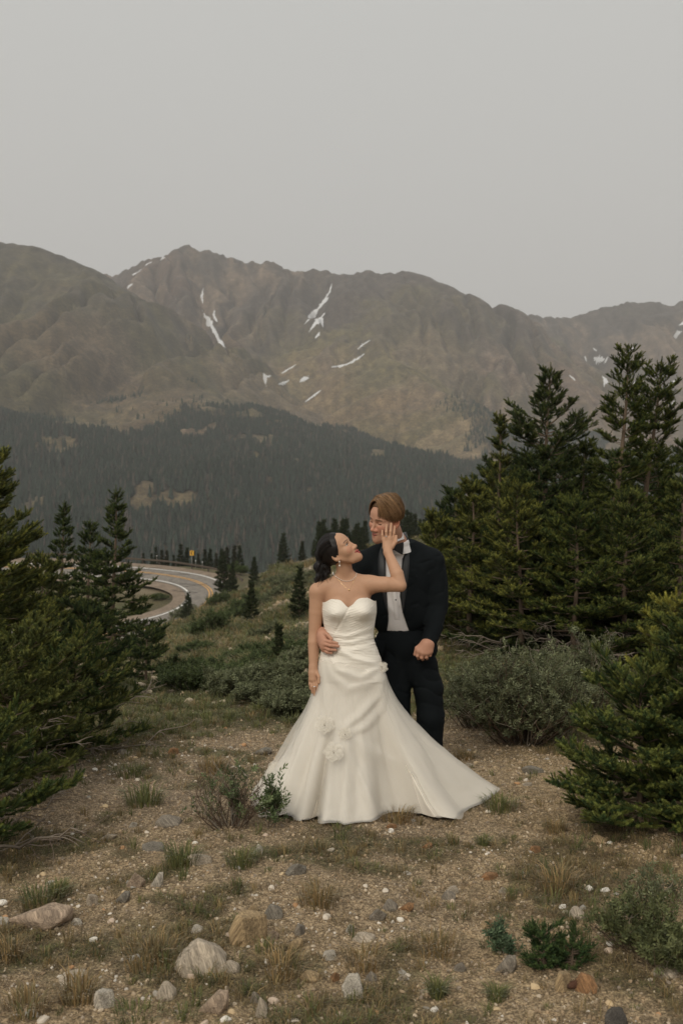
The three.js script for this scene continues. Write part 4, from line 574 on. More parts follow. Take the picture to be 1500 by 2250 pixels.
{
  seed(55); const tones = ['tan', 'pale', 'grey', 'pink', 'white', 'rust', 'slate'], small = SMALL, mats = tones.map((t) => mat(...rockTone[t], 0.95));
  for (let k = 0; k < 230; k++) { const d = 3.05 + Math.pow(rnd(), 1.2) * 4.6, x = d * rr(-0.36, 0.36), z = -d, s = rr(0.016, 0.036), i = Math.floor(Math.pow(rnd(), 1.4) * 7), r = new THREE.Mesh(small[k % 5], mats[i]); r.scale.set(s * rr(0.9, 1.5), s * rr(0.45, 0.9), s * rr(0.8, 1.2)); r.rotation.set(rr(-0.3, 0.3), rr(0, 6.28), rr(-0.3, 0.3)); r.position.set(x, groundY(x, z) + s * 0.05, z); top(r, 'stone', `small ${{ tan: 'tan', pale: 'pale', grey: 'grey', pink: 'pinkish', white: 'white', rust: 'rusty brown', slate: 'slate grey' }[tones[i]]} loose stone lying in the gravel`, 'stone', `small ${tones[i]} loose stones in the gravel`); }
  const L = small.map(() => []), C = small.map(() => []), e = new THREE.Euler(), q = new THREE.Quaternion(), pal = [[0.42, 0.315, 0.2], [0.5, 0.41, 0.3], [0.3, 0.24, 0.18], [0.38, 0.275, 0.17], [0.33, 0.235, 0.145], [0.42, 0.325, 0.22]];
  for (let k = 0; k < 64000; k++) { const d = 2.9 + Math.pow(rnd(), 0.9) * 6.3, x = d * rr(-0.4, 0.4), z = -d; if (rnd() < turf(x, z) * 0.8) continue; const qz = fbm(x * 1.1 + 70, z * 1.1, 2) > 0.12 && rnd() < 0.14, s = (0.0035 + 0.013 * Math.pow(rnd(), 4.5)) * (d > 6 ? 1.2 : 1), i = k % 5; q.setFromEuler(e.set(rr(0, 6), rr(0, 6), rr(0, 6))); L[i].push(new THREE.Matrix4().compose(V(x, groundY(x, z) + s * 0.08, z), q, V(s * rr(0.9, 1.5), s * rr(0.6, 1), s))); const c = qz ? [0.66, 0.6, 0.52] : pal[Math.floor(rnd() * 6)], v = rr(0.75, 1.2); C[i].push(c.map((t) => t * v)); }
  for (let k = 0; k < 7000; k++) { const d = Math.exp(rr(Math.log(9), Math.log(150))), x = d * rr(-0.26, 0.1), z = -d; if (rnd() > 0.08 + scree(x, z)) continue; if (d > 112 && x < -10) continue; const s = rr(0.03, 0.09) * (1 + d * 0.035), i = k % 5; q.setFromEuler(e.set(rr(0, 6), rr(0, 6), rr(0, 6))); L[i].push(new THREE.Matrix4().compose(V(x, groundY(x, z) + s * 0.1, z), q, V(s * 1.3, s * 0.6, s))); const c = pal[Math.floor(rnd() * 3)]; C[i].push(c); }
  const g = new THREE.Group(), m = mat(1, 1, 1, 0.95); small.forEach((ge, i) => { const im = instanced('pebbles', ge, m, L[i], C[i]); im.userData.kind = 'stuff'; g.add(im); }); top(g, 'gravel', 'loose tan and white gravel covering the clearing', 'gravel', null, 'stuff');
}
{ // a small dropped cone between the two rusty stones
  const p = hitGround(1258, 2180), st = new Strips(); seed(4); for (let k = 0; k < 60; k++) { const t = k / 60, a = k * 2.4, r = 0.014 * Math.sin(Math.PI * (0.15 + t * 0.8)), b = V(t * 0.05 - 0.025, 0.014 + Math.cos(a) * r * 0.6, Math.sin(a) * r * 0.6), e2 = V(t * 0.05 - 0.012, 0.014 + Math.cos(a) * r * 1.25, Math.sin(a) * r * 1.25), w = V(0, -Math.sin(a), Math.cos(a)).multiplyScalar(0.005); st.tri(b.clone().add(w), b.clone().sub(w), e2, [0.09, 0.04, 0.022]); }
  st.tube([V(-0.025, 0.014, 0), V(0, 0.014, 0), V(0.026, 0.014, 0)], 0.007, 0.004, 6, [0.06, 0.03, 0.02]); const cone = new THREE.Mesh(st.build(), stemMat); cone.position.copy(p); cone.rotation.y = 0.5; top(cone, 'conifer_cone', 'small dark reddish cone between the tan and the orange stone', 'cone');
}
// ---------- people: solid shapes blended from tapered limbs, meshed on a grid ----------
const smin = (a, b, k) => { const h = Math.max(0, k - Math.abs(a - b)) / k; return Math.min(a, b) - h * h * k * 0.25; };
const capsule = (a, b, ra, rb) => { const ex = b.x - a.x, ey = b.y - a.y, ez = b.z - a.z, l2 = ex * ex + ey * ey + ez * ez || 1e-9; return (x, y, z) => { const t = clamp(((x - a.x) * ex + (y - a.y) * ey + (z - a.z) * ez) / l2), dx = x - a.x - ex * t, dy = y - a.y - ey * t, dz = z - a.z - ez * t; return Math.sqrt(dx * dx + dy * dy + dz * dz) - (ra + (rb - ra) * t); }; };
const ellipsoid = (c, rx, ry, rz) => (x, y, z) => { const a = (x - c.x) / rx, b = (y - c.y) / ry, d = (z - c.z) / rz, k0 = Math.sqrt(a * a + b * b + d * d), k1 = Math.sqrt(a * a / rx / rx + b * b / ry / ry + d * d / rz / rz); return k1 < 1e-6 ? -Math.min(rx, ry, rz) : k0 * (k0 - 1) / k1; };
const blend = (list, k) => (x, y, z) => { let d = list[0](x, y, z); for (let i = 1; i < list.length; i++) d = smin(d, list[i](x, y, z), k); return d; };
const limbOf = (pts) => { const c = chain(pts); return (x, y, z) => { let d = c[0](x, y, z); for (let i = 1; i < c.length; i++) d = smin(d, c[i](x, y, z), 0.004); return d; }; };
const chain = (pts) => pts.slice(1).map((p, i) => capsule(pts[i][0], p[0], pts[i][1], p[1]));
function meshField(f, lo, hi, cell, color) {         // surface nets with normals from the field
  const nx = Math.ceil((hi.x - lo.x) / cell) + 1, ny = Math.ceil((hi.y - lo.y) / cell) + 1, nz = Math.ceil((hi.z - lo.z) / cell) + 1, F = new Float32Array(nx * ny * nz), id = (i, j, k) => (k * ny + j) * nx + i;
  for (let k = 0; k < nz; k++) for (let j = 0; j < ny; j++) for (let i = 0; i < nx; i++) F[id(i, j, k)] = f(lo.x + i * cell, lo.y + j * cell, lo.z + k * cell);
  const vid = new Int32Array(nx * ny * nz).fill(-1), pos = [], idx = [], nrm = [], col = [];
  for (let k = 0; k < nz - 1; k++) for (let j = 0; j < ny - 1; j++) for (let i = 0; i < nx - 1; i++) {
    let n = 0, sx = 0, sy = 0, sz = 0;
    const edge = (a, b, c, d, e, g) => { const u = F[id(i + a, j + b, k + c)], v = F[id(i + d, j + e, k + g)]; if ((u < 0) !== (v < 0)) { const t = u / (u - v); sx += a + (d - a) * t; sy += b + (e - b) * t; sz += c + (g - c) * t; n++; } };
    for (let p = 0; p < 2; p++) for (let q = 0; q < 2; q++) { edge(0, p, q, 1, p, q); edge(p, 0, q, p, 1, q); edge(p, q, 0, p, q, 1); }
    if (!n) continue;
    const x = lo.x + (i + sx / n) * cell, y = lo.y + (j + sy / n) * cell, z = lo.z + (k + sz / n) * cell, e = cell * 0.4;
    vid[id(i, j, k)] = pos.length / 3; pos.push(x, y, z);
    let gx = f(x + e, y, z) - f(x - e, y, z), gy = f(x, y + e, z) - f(x, y - e, z), gz = f(x, y, z + e) - f(x, y, z - e); const l = Math.hypot(gx, gy, gz) || 1; gx /= l; gy /= l; gz /= l;
    nrm.push(gx, gy, gz); if (color) col.push(...color(x, y, z, gx, gy, gz));
  }
  const quad = (a, b, c, d, flip) => { if (a < 0 || b < 0 || c < 0 || d < 0) return; if (flip) idx.push(a, c, b, a, d, c); else idx.push(a, b, c, a, c, d); };
  for (let k = 1; k < nz - 1; k++) for (let j = 1; j < ny - 1; j++) for (let i = 1; i < nx - 1; i++) {
    const s = F[id(i, j, k)] < 0;
    if (s !== F[id(i + 1, j, k)] < 0) quad(vid[id(i, j - 1, k - 1)], vid[id(i, j, k - 1)], vid[id(i, j, k)], vid[id(i, j - 1, k)], !s);
    if (s !== F[id(i, j + 1, k)] < 0) quad(vid[id(i - 1, j, k - 1)], vid[id(i, j, k - 1)], vid[id(i, j, k)], vid[id(i - 1, j, k)], s);
    if (s !== F[id(i, j, k + 1)] < 0) quad(vid[id(i - 1, j - 1, k)], vid[id(i, j - 1, k)], vid[id(i, j, k)], vid[id(i - 1, j, k)], !s);
  }
  const g = geom(pos, idx, color ? col : null); g.setAttribute('normal', new THREE.BufferAttribute(new Float32Array(nrm), 3));
  return g;
}
const boxOf = (pts, m) => { const lo = V(1e9, 1e9, 1e9), hi = V(-1e9, -1e9, -1e9); for (const p of pts) { lo.min(p); hi.max(p); } return [lo.subScalar(m), hi.addScalar(m)]; };
function frameOf(c, u, f, s) { u = u.clone().normalize(); f = f.clone().addScaledVector(u, -f.dot(u)).normalize(); const x = V(0, 0, 0).crossVectors(u, f); return { c, u, f, x, s, out: (a, b, d) => c.clone().addScaledVector(x, a * s).addScaledVector(u, b * s).addScaledVector(f, d * s), inn: (X, Y, Z) => { const p = X - c.x, q = Y - c.y, r = Z - c.z; return [(p * x.x + q * x.y + r * x.z) / s, (p * u.x + q * u.y + r * u.z) / s, (p * f.x + q * f.y + r * f.z) / s]; } }; }
// a head in its own frame: y up, z ahead, x to its left; about 0.23 tall
function headField(fem, smile) {
  const W = fem ? 0.95 : 1, L = [];
  L.push(ellipsoid(V(0, 0.035, -0.016), 0.074 * W, 0.088, 0.094), ellipsoid(V(0, -0.02, 0.03), 0.058 * W, 0.08, 0.055));
  const jy = fem ? -0.085 : -0.09, jr = fem ? 0.0125 : 0.0145, jaw = chain([[V(-0.05 * W, -0.046, 0.005), jr], [V(-0.029 * W, jy, 0.042), jr], [V(0, fem ? -0.097 : -0.1, 0.068), fem ? 0.0145 : 0.018], [V(0.029 * W, jy, 0.042), jr], [V(0.05 * W, -0.046, 0.005), jr]]);
  L.push(...jaw, ellipsoid(V(-0.041 * W, -0.024, 0.053), 0.024, 0.026, 0.024), ellipsoid(V(0.041 * W, -0.024, 0.053), 0.024, 0.026, 0.024), ellipsoid(V(0, -0.068, 0.058), fem ? 0.025 : 0.028, fem ? 0.027 : 0.03, fem ? 0.024 : 0.026), ellipsoid(V(0, 0.045, 0.05), 0.052 * W, 0.04, 0.033));
  const base = blend(L, 0.03);
  const nose = blend([capsule(V(0, 0.012, 0.078), V(0, -0.032, fem ? 0.096 : 0.103), 0.007, 0.0082), ellipsoid(V(0, -0.035, fem ? 0.097 : 0.103), 0.0105, 0.0082, 0.010), ellipsoid(V(-0.013, -0.04, 0.091), 0.0085, 0.0075, 0.011), ellipsoid(V(0.013, -0.04, 0.091), 0.0085, 0.0075, 0.011)], 0.01);
  const brows = [capsule(V(-0.014, 0.024, 0.08), V(-0.046, 0.022, 0.063), 0.008, 0.007), capsule(V(0.014, 0.024, 0.08), V(0.046, 0.022, 0.063), 0.008, 0.007)];
  const eyes = [ellipsoid(V(-0.031, 0.004, 0.066), 0.0155, 0.0125, 0.0135), ellipsoid(V(0.031, 0.004, 0.066), 0.0155, 0.0125, 0.0135)];
  const sockets = [ellipsoid(V(-0.03, 0.004, 0.088), 0.017, 0.012, 0.014), ellipsoid(V(0.03, 0.004, 0.088), 0.017, 0.012, 0.014)];
  const mw = smile ? 0.025 : 0.021, my = smile ? 0.006 : 0.002;
  const up = chain([[V(-mw, -0.065 + my, 0.074), 0.003], [V(-0.008, -0.063, 0.087), 0.0066], [V(0, -0.064, 0.0885), 0.006], [V(0.008, -0.063, 0.087), 0.0066], [V(mw, -0.065 + my, 0.074), 0.003]]);
  const dn = chain([[V(-mw, -0.066 + my, 0.073), 0.003], [V(0, -0.076, 0.0865), 0.0082], [V(mw, -0.066 + my, 0.073), 0.003]]);
  const ear = (sg) => { const c = V(sg * 0.073 * W, -0.006, -0.014), o = ellipsoid(c, 0.009, 0.031, 0.019), hole = ellipsoid(V(c.x + sg * 0.008, c.y + 0.004, c.z + 0.003), 0.007, 0.02, 0.011), lobe = ellipsoid(V(c.x - sg * 0.001, c.y - 0.025, c.z + 0.006), 0.007, 0.01, 0.009); return (x, y, z) => { const X = x - sg * (z - c.z) * -0.25; return smin(Math.max(o(X, y, z), -hole(X, y, z)), lobe(x, y, z), 0.006); }; };
  const ears = [ear(-1), ear(1)], mouth = chain([[V(-mw, -0.067 + my, 0.078), 0.0015], [V(0, -0.0695, 0.0935), 0.0022], [V(mw, -0.067 + my, 0.078), 0.0015]]);
  const field = (x, y, z) => {
    let d = base(x, y, z); if (d > 0.06) return Math.min(d - 0.025, Math.min(ears[0](x, y, z), ears[1](x, y, z)));
    for (const s of sockets) { const e = -s(x, y, z), h = Math.max(0, 0.012 - Math.abs(d - e)) / 0.012; d = Math.max(d, e) + h * h * 0.012 * 0.25; }
    for (const b of brows) d = smin(d, b(x, y, z), 0.014);
    for (const b of eyes) d = smin(d, b(x, y, z), 0.004);
    d = smin(d, nose(x, y, z), 0.012);
    for (const b of up) d = smin(d, b(x, y, z), 0.004); for (const b of dn) d = smin(d, b(x, y, z), 0.004);
    for (const m of mouth) d = Math.max(d, -m(x, y, z));
    d = smin(d, ears[0](x, y, z), 0.007); return smin(d, ears[1](x, y, z), 0.007);
  };
  const lips = blend([...up, ...dn], 0.002), eyeball = (x, y, z) => Math.min(eyes[0](x, y, z), eyes[1](x, y, z)), browf = (x, y, z) => Math.min(...brows.map((b) => b(x, y, z)));
  return { field, lips, eyeball, mw, my };
}
const skinTone = (base, x, y, z) => { const n = 1 + 0.05 * fbm(x * 90, y * 90, 2, z * 90 + 0.37); return [base[0] * n, base[1] * n, base[2] * n]; };
function finger(list, pts, r0, r1) { const n = pts.length - 1; for (let i = 0; i < n; i++) list.push(capsule(pts[i], pts[i + 1], lerp(r0, r1, i / n), lerp(r0, r1, (i + 1) / n))); }
const skinMat = mat(1, 1, 1, 0.52, { vertexColors: true, specularIntensity: 0.5, sheen: 0.15, sheenRoughness: 0.5 });
const hairMat = mat(1, 1, 1, 0.5, { vertexColors: true, specularIntensity: 0.6 });
const local = (geo, base) => geo.translate(-base.x, -base.y, -base.z);
// ribbon or strip of cloth laid over a solid, from the front: outline given in pixels at a depth
function layOn(f, poly, d0, lift, thick, n = 14) {   // poly: [left points], [right points] top to bottom
  const [A, B] = poly.map((p) => new THREE.CatmullRomCurve3(p.map((q) => V(q[0], q[1], 0)), false, 'centripetal').getPoints(n * 2)), pos = [], idx = [], m = 6;
  const drop = (px, py) => { let d = d0 - 0.45; for (let k = 0; k < 60; k++) { const p = at(px, py, d), s = f(p.x, p.y, p.z); if (s < 0.0005) break; d += Math.max(0.0006, s * 0.8); if (d > d0 + 0.4) break; } return d; };
  for (let k = 0; k <= n * 2; k++) for (let j = 0; j <= m; j++) { const px = lerp(A[k].x, B[k].x, j / m), py = lerp(A[k].y, B[k].y, j / m), edge = j === 0 || j === m || k === 0 || k === n * 2; const p = at(px, py, drop(px, py) - (edge ? lift * 0.2 : lift + thick)); pos.push(p.x, p.y, p.z); if (k && j) { const o = k * (m + 1) + j; idx.push(o - m - 2, o - 1, o - m - 1, o - m - 1, o - 1, o); } }
  return geom(pos, idx);
}

// ----- the woman -----
const DB = 5.45, Bp = (px, py, dz = 0) => at(px, py, DB - dz), HB = frameOf(Bp(746, 1212, 0.02), V(-0.66, 0.75, 0), V(0.70, 0.61, 0.37), 0.93);
const brideBase = V(0.05, groundY(0.05, -5.45), -5.45), bride = thing('person', brideBase, 'woman in a strapless ivory gown looking up, one hand on the cheek of the man', 'person');
const dressRow = [[1304, 709, 825, .094], [1318, 708, 826, .1], [1345, 708, 826, .108], [1365, 710, 823.5, .1], [1385, 713, 821, .092], [1400, 715.5, 820, .088], [1415, 713, 824, .092], [1430, 706, 830, .102], [1450, 701, 837, .115], [1470, 699, 841, .124], [1492, 697, 847, .13]];
const rowAt = (py) => { let k = 0; while (k < dressRow.length - 2 && py > dressRow[k + 1][0]) k++; const a = dressRow[k], b = dressRow[k + 1], t = clamp((py - a[0]) / (b[0] - a[0])), s = t * t * (3 - 2 * t) * 0.4 + t * 0.6; return [lerp(a[1], b[1], s), lerp(a[2], b[2], s), lerp(a[3], b[3], s)]; };
const pyOfY = (y) => 1125 - (y - EYE) * FP / DB;
{
  const sk = [], P = Bp;
  // torso above and inside the bodice
  sk.push(capsule(P(758, 1268, -0.015), P(754, 1230, 0.012), 0.046, 0.041), capsule(P(742, 1277, -0.015), P(700, 1297, -0.01), 0.036, 0.042), capsule(P(776, 1272, -0.015), P(812, 1284, -0.01), 0.036, 0.044));
  sk.push(ellipsoid(P(764, 1312, -0.01), 0.125, 0.095, 0.075), ellipsoid(P(766, 1350, 0), 0.125, 0.12, 0.08), ellipsoid(P(740, 1338, 0.055), 0.05, 0.045, 0.035), ellipsoid(P(794, 1335, 0.055), 0.05, 0.045, 0.035));
  // arms
  const armR = limbOf([[P(697, 1302, -0.01), 0.044], [P(694, 1345, -0.01), 0.0385], [P(691, 1392, -0.008), 0.033], [P(689.5, 1412, 0.004), 0.0335], [P(688, 1466, 0.03), 0.0225]]);
  const armL = limbOf([[P(814, 1284, -0.005), 0.046], [P(848, 1284, 0.015), 0.042], [P(879, 1287, 0.02), 0.034], [P(872, 1262, 0.0), 0.036], [P(852, 1214, -0.075), 0.0235]]);
  const arms = blend([...sk, armR, armL], 0.03);
  // hand at the skirt
  const h1 = [capsule(P(688, 1466, 0.03), P(688, 1478, 0.036), 0.021, 0.024), capsule(P(691, 1478, 0.04), P(692, 1492, 0.05), 0.014, 0.0125), capsule(P(685, 1478, 0.036), P(683, 1492, 0.045), 0.015, 0.0125), capsule(P(688, 1480, 0.04), P(688, 1493, 0.05), 0.015, 0.013)];
  const f1 = []; finger(f1, [P(693, 1491, 0.05), P(697, 1505, 0.066), P(698, 1521, 0.062)], 0.0088, 0.0065); finger(f1, [P(689, 1494, 0.05), P(691, 1510, 0.068), P(691, 1527, 0.062)], 0.009, 0.0065); finger(f1, [P(685, 1494, 0.045), P(685, 1509, 0.06), P(686, 1522, 0.056)], 0.0085, 0.0062); finger(f1, [P(681, 1490, 0.036), P(680.5, 1503, 0.048), P(682, 1514, 0.046)], 0.0078, 0.0056); finger(f1, [P(695, 1475, 0.045), P(700, 1487, 0.072), P(700, 1500, 0.08)], 0.0095, 0.0075);
  // hand on the cheek
  const D = -0.105, h2 = [capsule(P(852, 1214, -0.075), P(851, 1204, D), 0.023, 0.024), capsule(P(846, 1202, D), P(843, 1186, D - 0.01), 0.013, 0.012), capsule(P(850, 1202, D), P(850, 1183, D - 0.004), 0.014, 0.0125), capsule(P(855, 1202, D), P(857, 1183, D - 0.004), 0.014, 0.0125), capsule(P(859, 1201, D), P(862, 1185, D - 0.012), 0.014, 0.012)];
  const f2 = []; finger(f2, [P(842, 1186, D - 0.008), P(839.5, 1176, D - 0.008), P(839.5, 1166, D - 0.02)], 0.0082, 0.006); finger(f2, [P(849, 1183, D), P(848, 1169, D + 0.004), P(849, 1154, D - 0.014)], 0.009, 0.0066); finger(f2, [P(857, 1183, D), P(857.5, 1168, D + 0.002), P(859, 1151, D - 0.014)], 0.0092, 0.0068); finger(f2, [P(862, 1185, D - 0.01), P(865, 1172, D - 0.012), P(866.5, 1157, D - 0.03)], 0.0088, 0.0066); finger(f2, [P(861, 1202, D + 0.006), P(869, 1191, D + 0.004), P(870, 1178, D - 0.012)], 0.011, 0.0075);
  const hand1 = blend(h1, 0.016), fing1 = blend(f1, 0.0035), hand2 = blend(h2, 0.016), fing2 = blend(f2, 0.0035);
  const hd = headField(true, true), headW = (x, y, z) => { const [a, b, c] = HB.inn(x, y, z); return hd.field(a, b, c) * HB.s; };
  const all = (x, y, z) => { let d = smin(arms(x, y, z), smin(hand1(x, y, z), fing1(x, y, z), 0.007), 0.014); d = smin(d, smin(hand2(x, y, z), fing2(x, y, z), 0.007), 0.014); return smin(d, headW(x, y, z), 0.02); };
  const tone = [0.5, 0.288, 0.182], lip = [0.36, 0.085, 0.07], brow = [0.09, 0.052, 0.036];
  const colour = (x, y, z) => {
    const [a, b, c] = HB.inn(x, y, z); let q = skinTone(tone, x, y, z);
    if (b > -0.13 && c > 0.03) {
      const l = hd.lips(a, b, c); if (l < 0.0022 && c > 0.066) q = lip; if (Math.abs(a) < hd.mw - 0.004 && Math.abs(b + 0.0688 - 0.004 * Math.abs(a) / 0.025) < 0.0012 && c > 0.072) q = [0.17, 0.04, 0.036];
      const ex = Math.abs(a) - 0.031, ey = b - 0.004; if (c > 0.055) { const r = Math.hypot(ex / 0.0135, ey / 0.0044); if (r < 1) q = Math.hypot(ex - 0.001, ey) < 0.0056 ? [0.018, 0.012, 0.01] : [0.5, 0.46, 0.42]; else if (r < 1.4 && ey > 0) q = [0.05, 0.03, 0.025]; const by = 0.024 + 0.004 * (1 - Math.abs(ex) / 0.018) - 0.0; if (Math.abs(ex) < 0.02 && Math.abs(b - by) < 0.0022) q = brow; }
      const ck = Math.hypot(Math.abs(a) - 0.042, b + 0.026) ; if (ck < 0.022 && q !== lip) q = [q[0] * 1.04, q[1] * 0.93, q[2] * 0.92];
    }
    return q;
  };
  const parts = [meshField(arms, ...boxOf([P(675, 1210, 0.12), P(920, 1480, -0.13)], 0.02), 0.0075, colour)];
  parts.push(meshField(all, ...boxOf([HB.c], 0.165), 0.0028, colour), meshField((x, y, z) => smin(smin(hand1(x, y, z), fing1(x, y, z), 0.007), arms(x, y, z), 0.014), ...boxOf([P(688, 1448, 0.03), P(690, 1528, 0.06)], 0.04), 0.0025, colour), meshField((x, y, z) => smin(smin(hand2(x, y, z), fing2(x, y, z), 0.007), arms(x, y, z), 0.014), ...boxOf([P(853, 1225, -0.1), P(853, 1150, -0.1), P(864, 1245, -0.03)], 0.05), 0.0025, colour));
  part(bride, 'body', local(mergeGeometries(parts), brideBase), skinMat);
  // hair: sleek over the crown, gathered low at the nape
  const hair = new Strips(), crown = (x, y, z) => { const [a, b, c] = HB.inn(x, y, z); let d = ellipsoid(V(0, 0.038, -0.02), 0.081, 0.0945, 0.1)(a, b, c); const line = c - (0.012 + Math.max(-0.1, b) * 0.72 + 0.006 * Math.sin(a * 60)); d = Math.max(d, line, -b - 0.085 + (c > -0.045 ? 0.03 : 0)); const st = Math.sin((Math.atan2(a, b + 0.1) * 30 + c * 25)) * 0.0008; return (d + st) * HB.s; };
  const tail = blend([ellipsoid(P(711, 1222, -0.03), 0.045, 0.05, 0.05), ellipsoid(P(703, 1246, -0.02), 0.036, 0.034, 0.036), ellipsoid(P(716, 1252, -0.015), 0.028, 0.03, 0.03), ...chain([[P(704, 1256, -0.02), 0.028], [P(699, 1270, -0.01), 0.015], [P(694, 1282, 0), 0.005]]), ...chain([[P(716, 1258, -0.01), 0.018], [P(712, 1276, 0), 0.006]])], 0.014);
  const hairField = (x, y, z) => { const n = noise3(x * 55, y * 40, z * 55) * 0.006 + noise3(x * 130, y * 60, z * 130) * 0.003; return smin(crown(x, y, z), tail(x, y, z) + n, 0.025); };
  const hg = [meshField(hairField, ...boxOf([HB.c, P(697, 1290, -0.02)], 0.15), 0.004, (x, y, z) => { const v = 1 + 0.5 * noise3(x * 200, y * 60, z * 200); return [0.011 * v, 0.0085 * v, 0.008 * v]; })];
  seed(61);
  for (let k = 0; k < 170; k++) { const a = P(rr(704, 722), rr(1225, 1262), rr(-0.07, 0.02)), q = [a], d = V(rr(-0.5, 0.25), -1, rr(-0.3, 0.3)); for (let j = 1; j < 6; j++) { d.add(V(rr(-0.25, 0.2), rr(-0.1, 0.1), rr(-0.2, 0.2))).normalize(); q.push(q[j - 1].clone().addScaledVector(d, rr(0.012, 0.02))); } hair.tube(q, 0.0016, 0.0006, 3, [0.013, 0.01, 0.009]); }
  for (let k = 0; k < 240; k++) { // combed strands lying on the crown
    const a0 = rr(-1.35, 1.35), q = []; for (let j = 0; j <= 8; j++) { const t = lerp(0.05, 1, j / 8), pol = lerp(-0.62, 1.55, t), x = Math.sin(a0) * Math.cos(pol * 0.55) * 0.082, y = 0.038 + 0.096 * Math.cos(a0) * Math.cos(pol) * 1.0, z = -0.02 - 0.102 * Math.sin(pol) * Math.cos(a0 * 0.5); if (z - (0.006 + y * 0.72) > 0) continue; q.push(HB.out(x, y, z)); } if (q.length > 3) hair.tube(q, 0.0016, 0.001, 3, rnd() < 0.3 ? [0.022, 0.017, 0.015] : [0.01, 0.008, 0.008]);
  }
  hg.push(hair.build()); part(bride, 'hair', local(mergeGeometries(hg), brideBase), hairMat);
  // jewels
  const pearl = mat(0.78, 0.72, 0.64, 0.25), gold = mat(0.75, 0.55, 0.3, 0.25, { metalness: 0.9 }), silver = mat(0.8, 0.8, 0.82, 0.15, { metalness: 0.9 });
  const onSkin = (px, py, lift) => { let d = DB - 0.35; for (let k = 0; k < 80; k++) { const p = at(px, py, d), s = all(p.x, p.y, p.z); if (s < lift) break; d += Math.max(0.0006, s * 0.7); if (d > DB + 0.3) break; } return at(px, py, d); };
  const neck = new THREE.CatmullRomCurve3([[731, 1258], [738, 1267], [748, 1273.5], [760, 1277], [772, 1274.5], [781, 1267], [783, 1260]].map(([x, y]) => onSkin(x, y, 0.003))).getSpacedPoints(46), bead = new THREE.IcosahedronGeometry(0.0032, 1);
  part(bride, 'pearl_necklace', local(mergeGeometries(neck.map((p) => bead.clone().translate(p.x, p.y, p.z))), brideBase), pearl);
  const ch = new Strips(); ch.tube(new THREE.CatmullRomCurve3([[741, 1270], [752, 1284], [766, 1295], [774, 1284], [780, 1270]].map(([x, y]) => onSkin(x, y, 0.001))).getPoints(24), 0.0008, 0.0008, 4);
  const pend = onSkin(767, 1296.5, 0.003); part(bride, 'chain_necklace', local(mergeGeometries([ch.build(), new THREE.IcosahedronGeometry(0.0048, 1).translate(pend.x, pend.y, pend.z)].map((g) => { const q = g.index ? g.toNonIndexed() : g; q.deleteAttribute('uv'); q.deleteAttribute('color'); return q; })), brideBase), gold);
  const lobe = HB.out(-0.078, -0.036, -0.006), er = new Strips(); er.tube([lobe, lobe.clone().add(V(0.002, -0.022, 0.004))], 0.001, 0.001, 4);
  part(bride, 'pearl_earring', local(mergeGeometries([er.build(), new THREE.IcosahedronGeometry(0.0042, 1).translate(lobe.x + 0.001, lobe.y - 0.006, lobe.z + 0.006), new THREE.IcosahedronGeometry(0.0052, 1).translate(lobe.x + 0.002, lobe.y - 0.027, lobe.z + 0.006)].map((g) => { const q = g.index ? g.toNonIndexed() : g; q.deleteAttribute('uv'); q.deleteAttribute('color'); return q; })), brideBase), pearl);
  const rp = P(848.6, 1178.5, D + 0.002), ringG = new THREE.TorusGeometry(0.0088, 0.0014, 6, 16).rotateX(Math.PI / 2).translate(rp.x, rp.y, rp.z), stone = new THREE.OctahedronGeometry(0.0045).translate(rp.x, rp.y, rp.z + 0.011);
  part(bride, 'ring', local(mergeGeometries([ringG.toNonIndexed(), stone].map((g) => { g.deleteAttribute('uv'); return g; })), brideBase), silver);
  const rp2 = P(691, 1508, 0.068); part(bride, 'ring', local(mergeGeometries([new THREE.TorusGeometry(0.0085, 0.0018, 6, 14).rotateX(Math.PI / 2).translate(rp2.x, rp2.y, rp2.z)].map((g) => { g.deleteAttribute('uv'); return g; })), brideBase), silver);
}
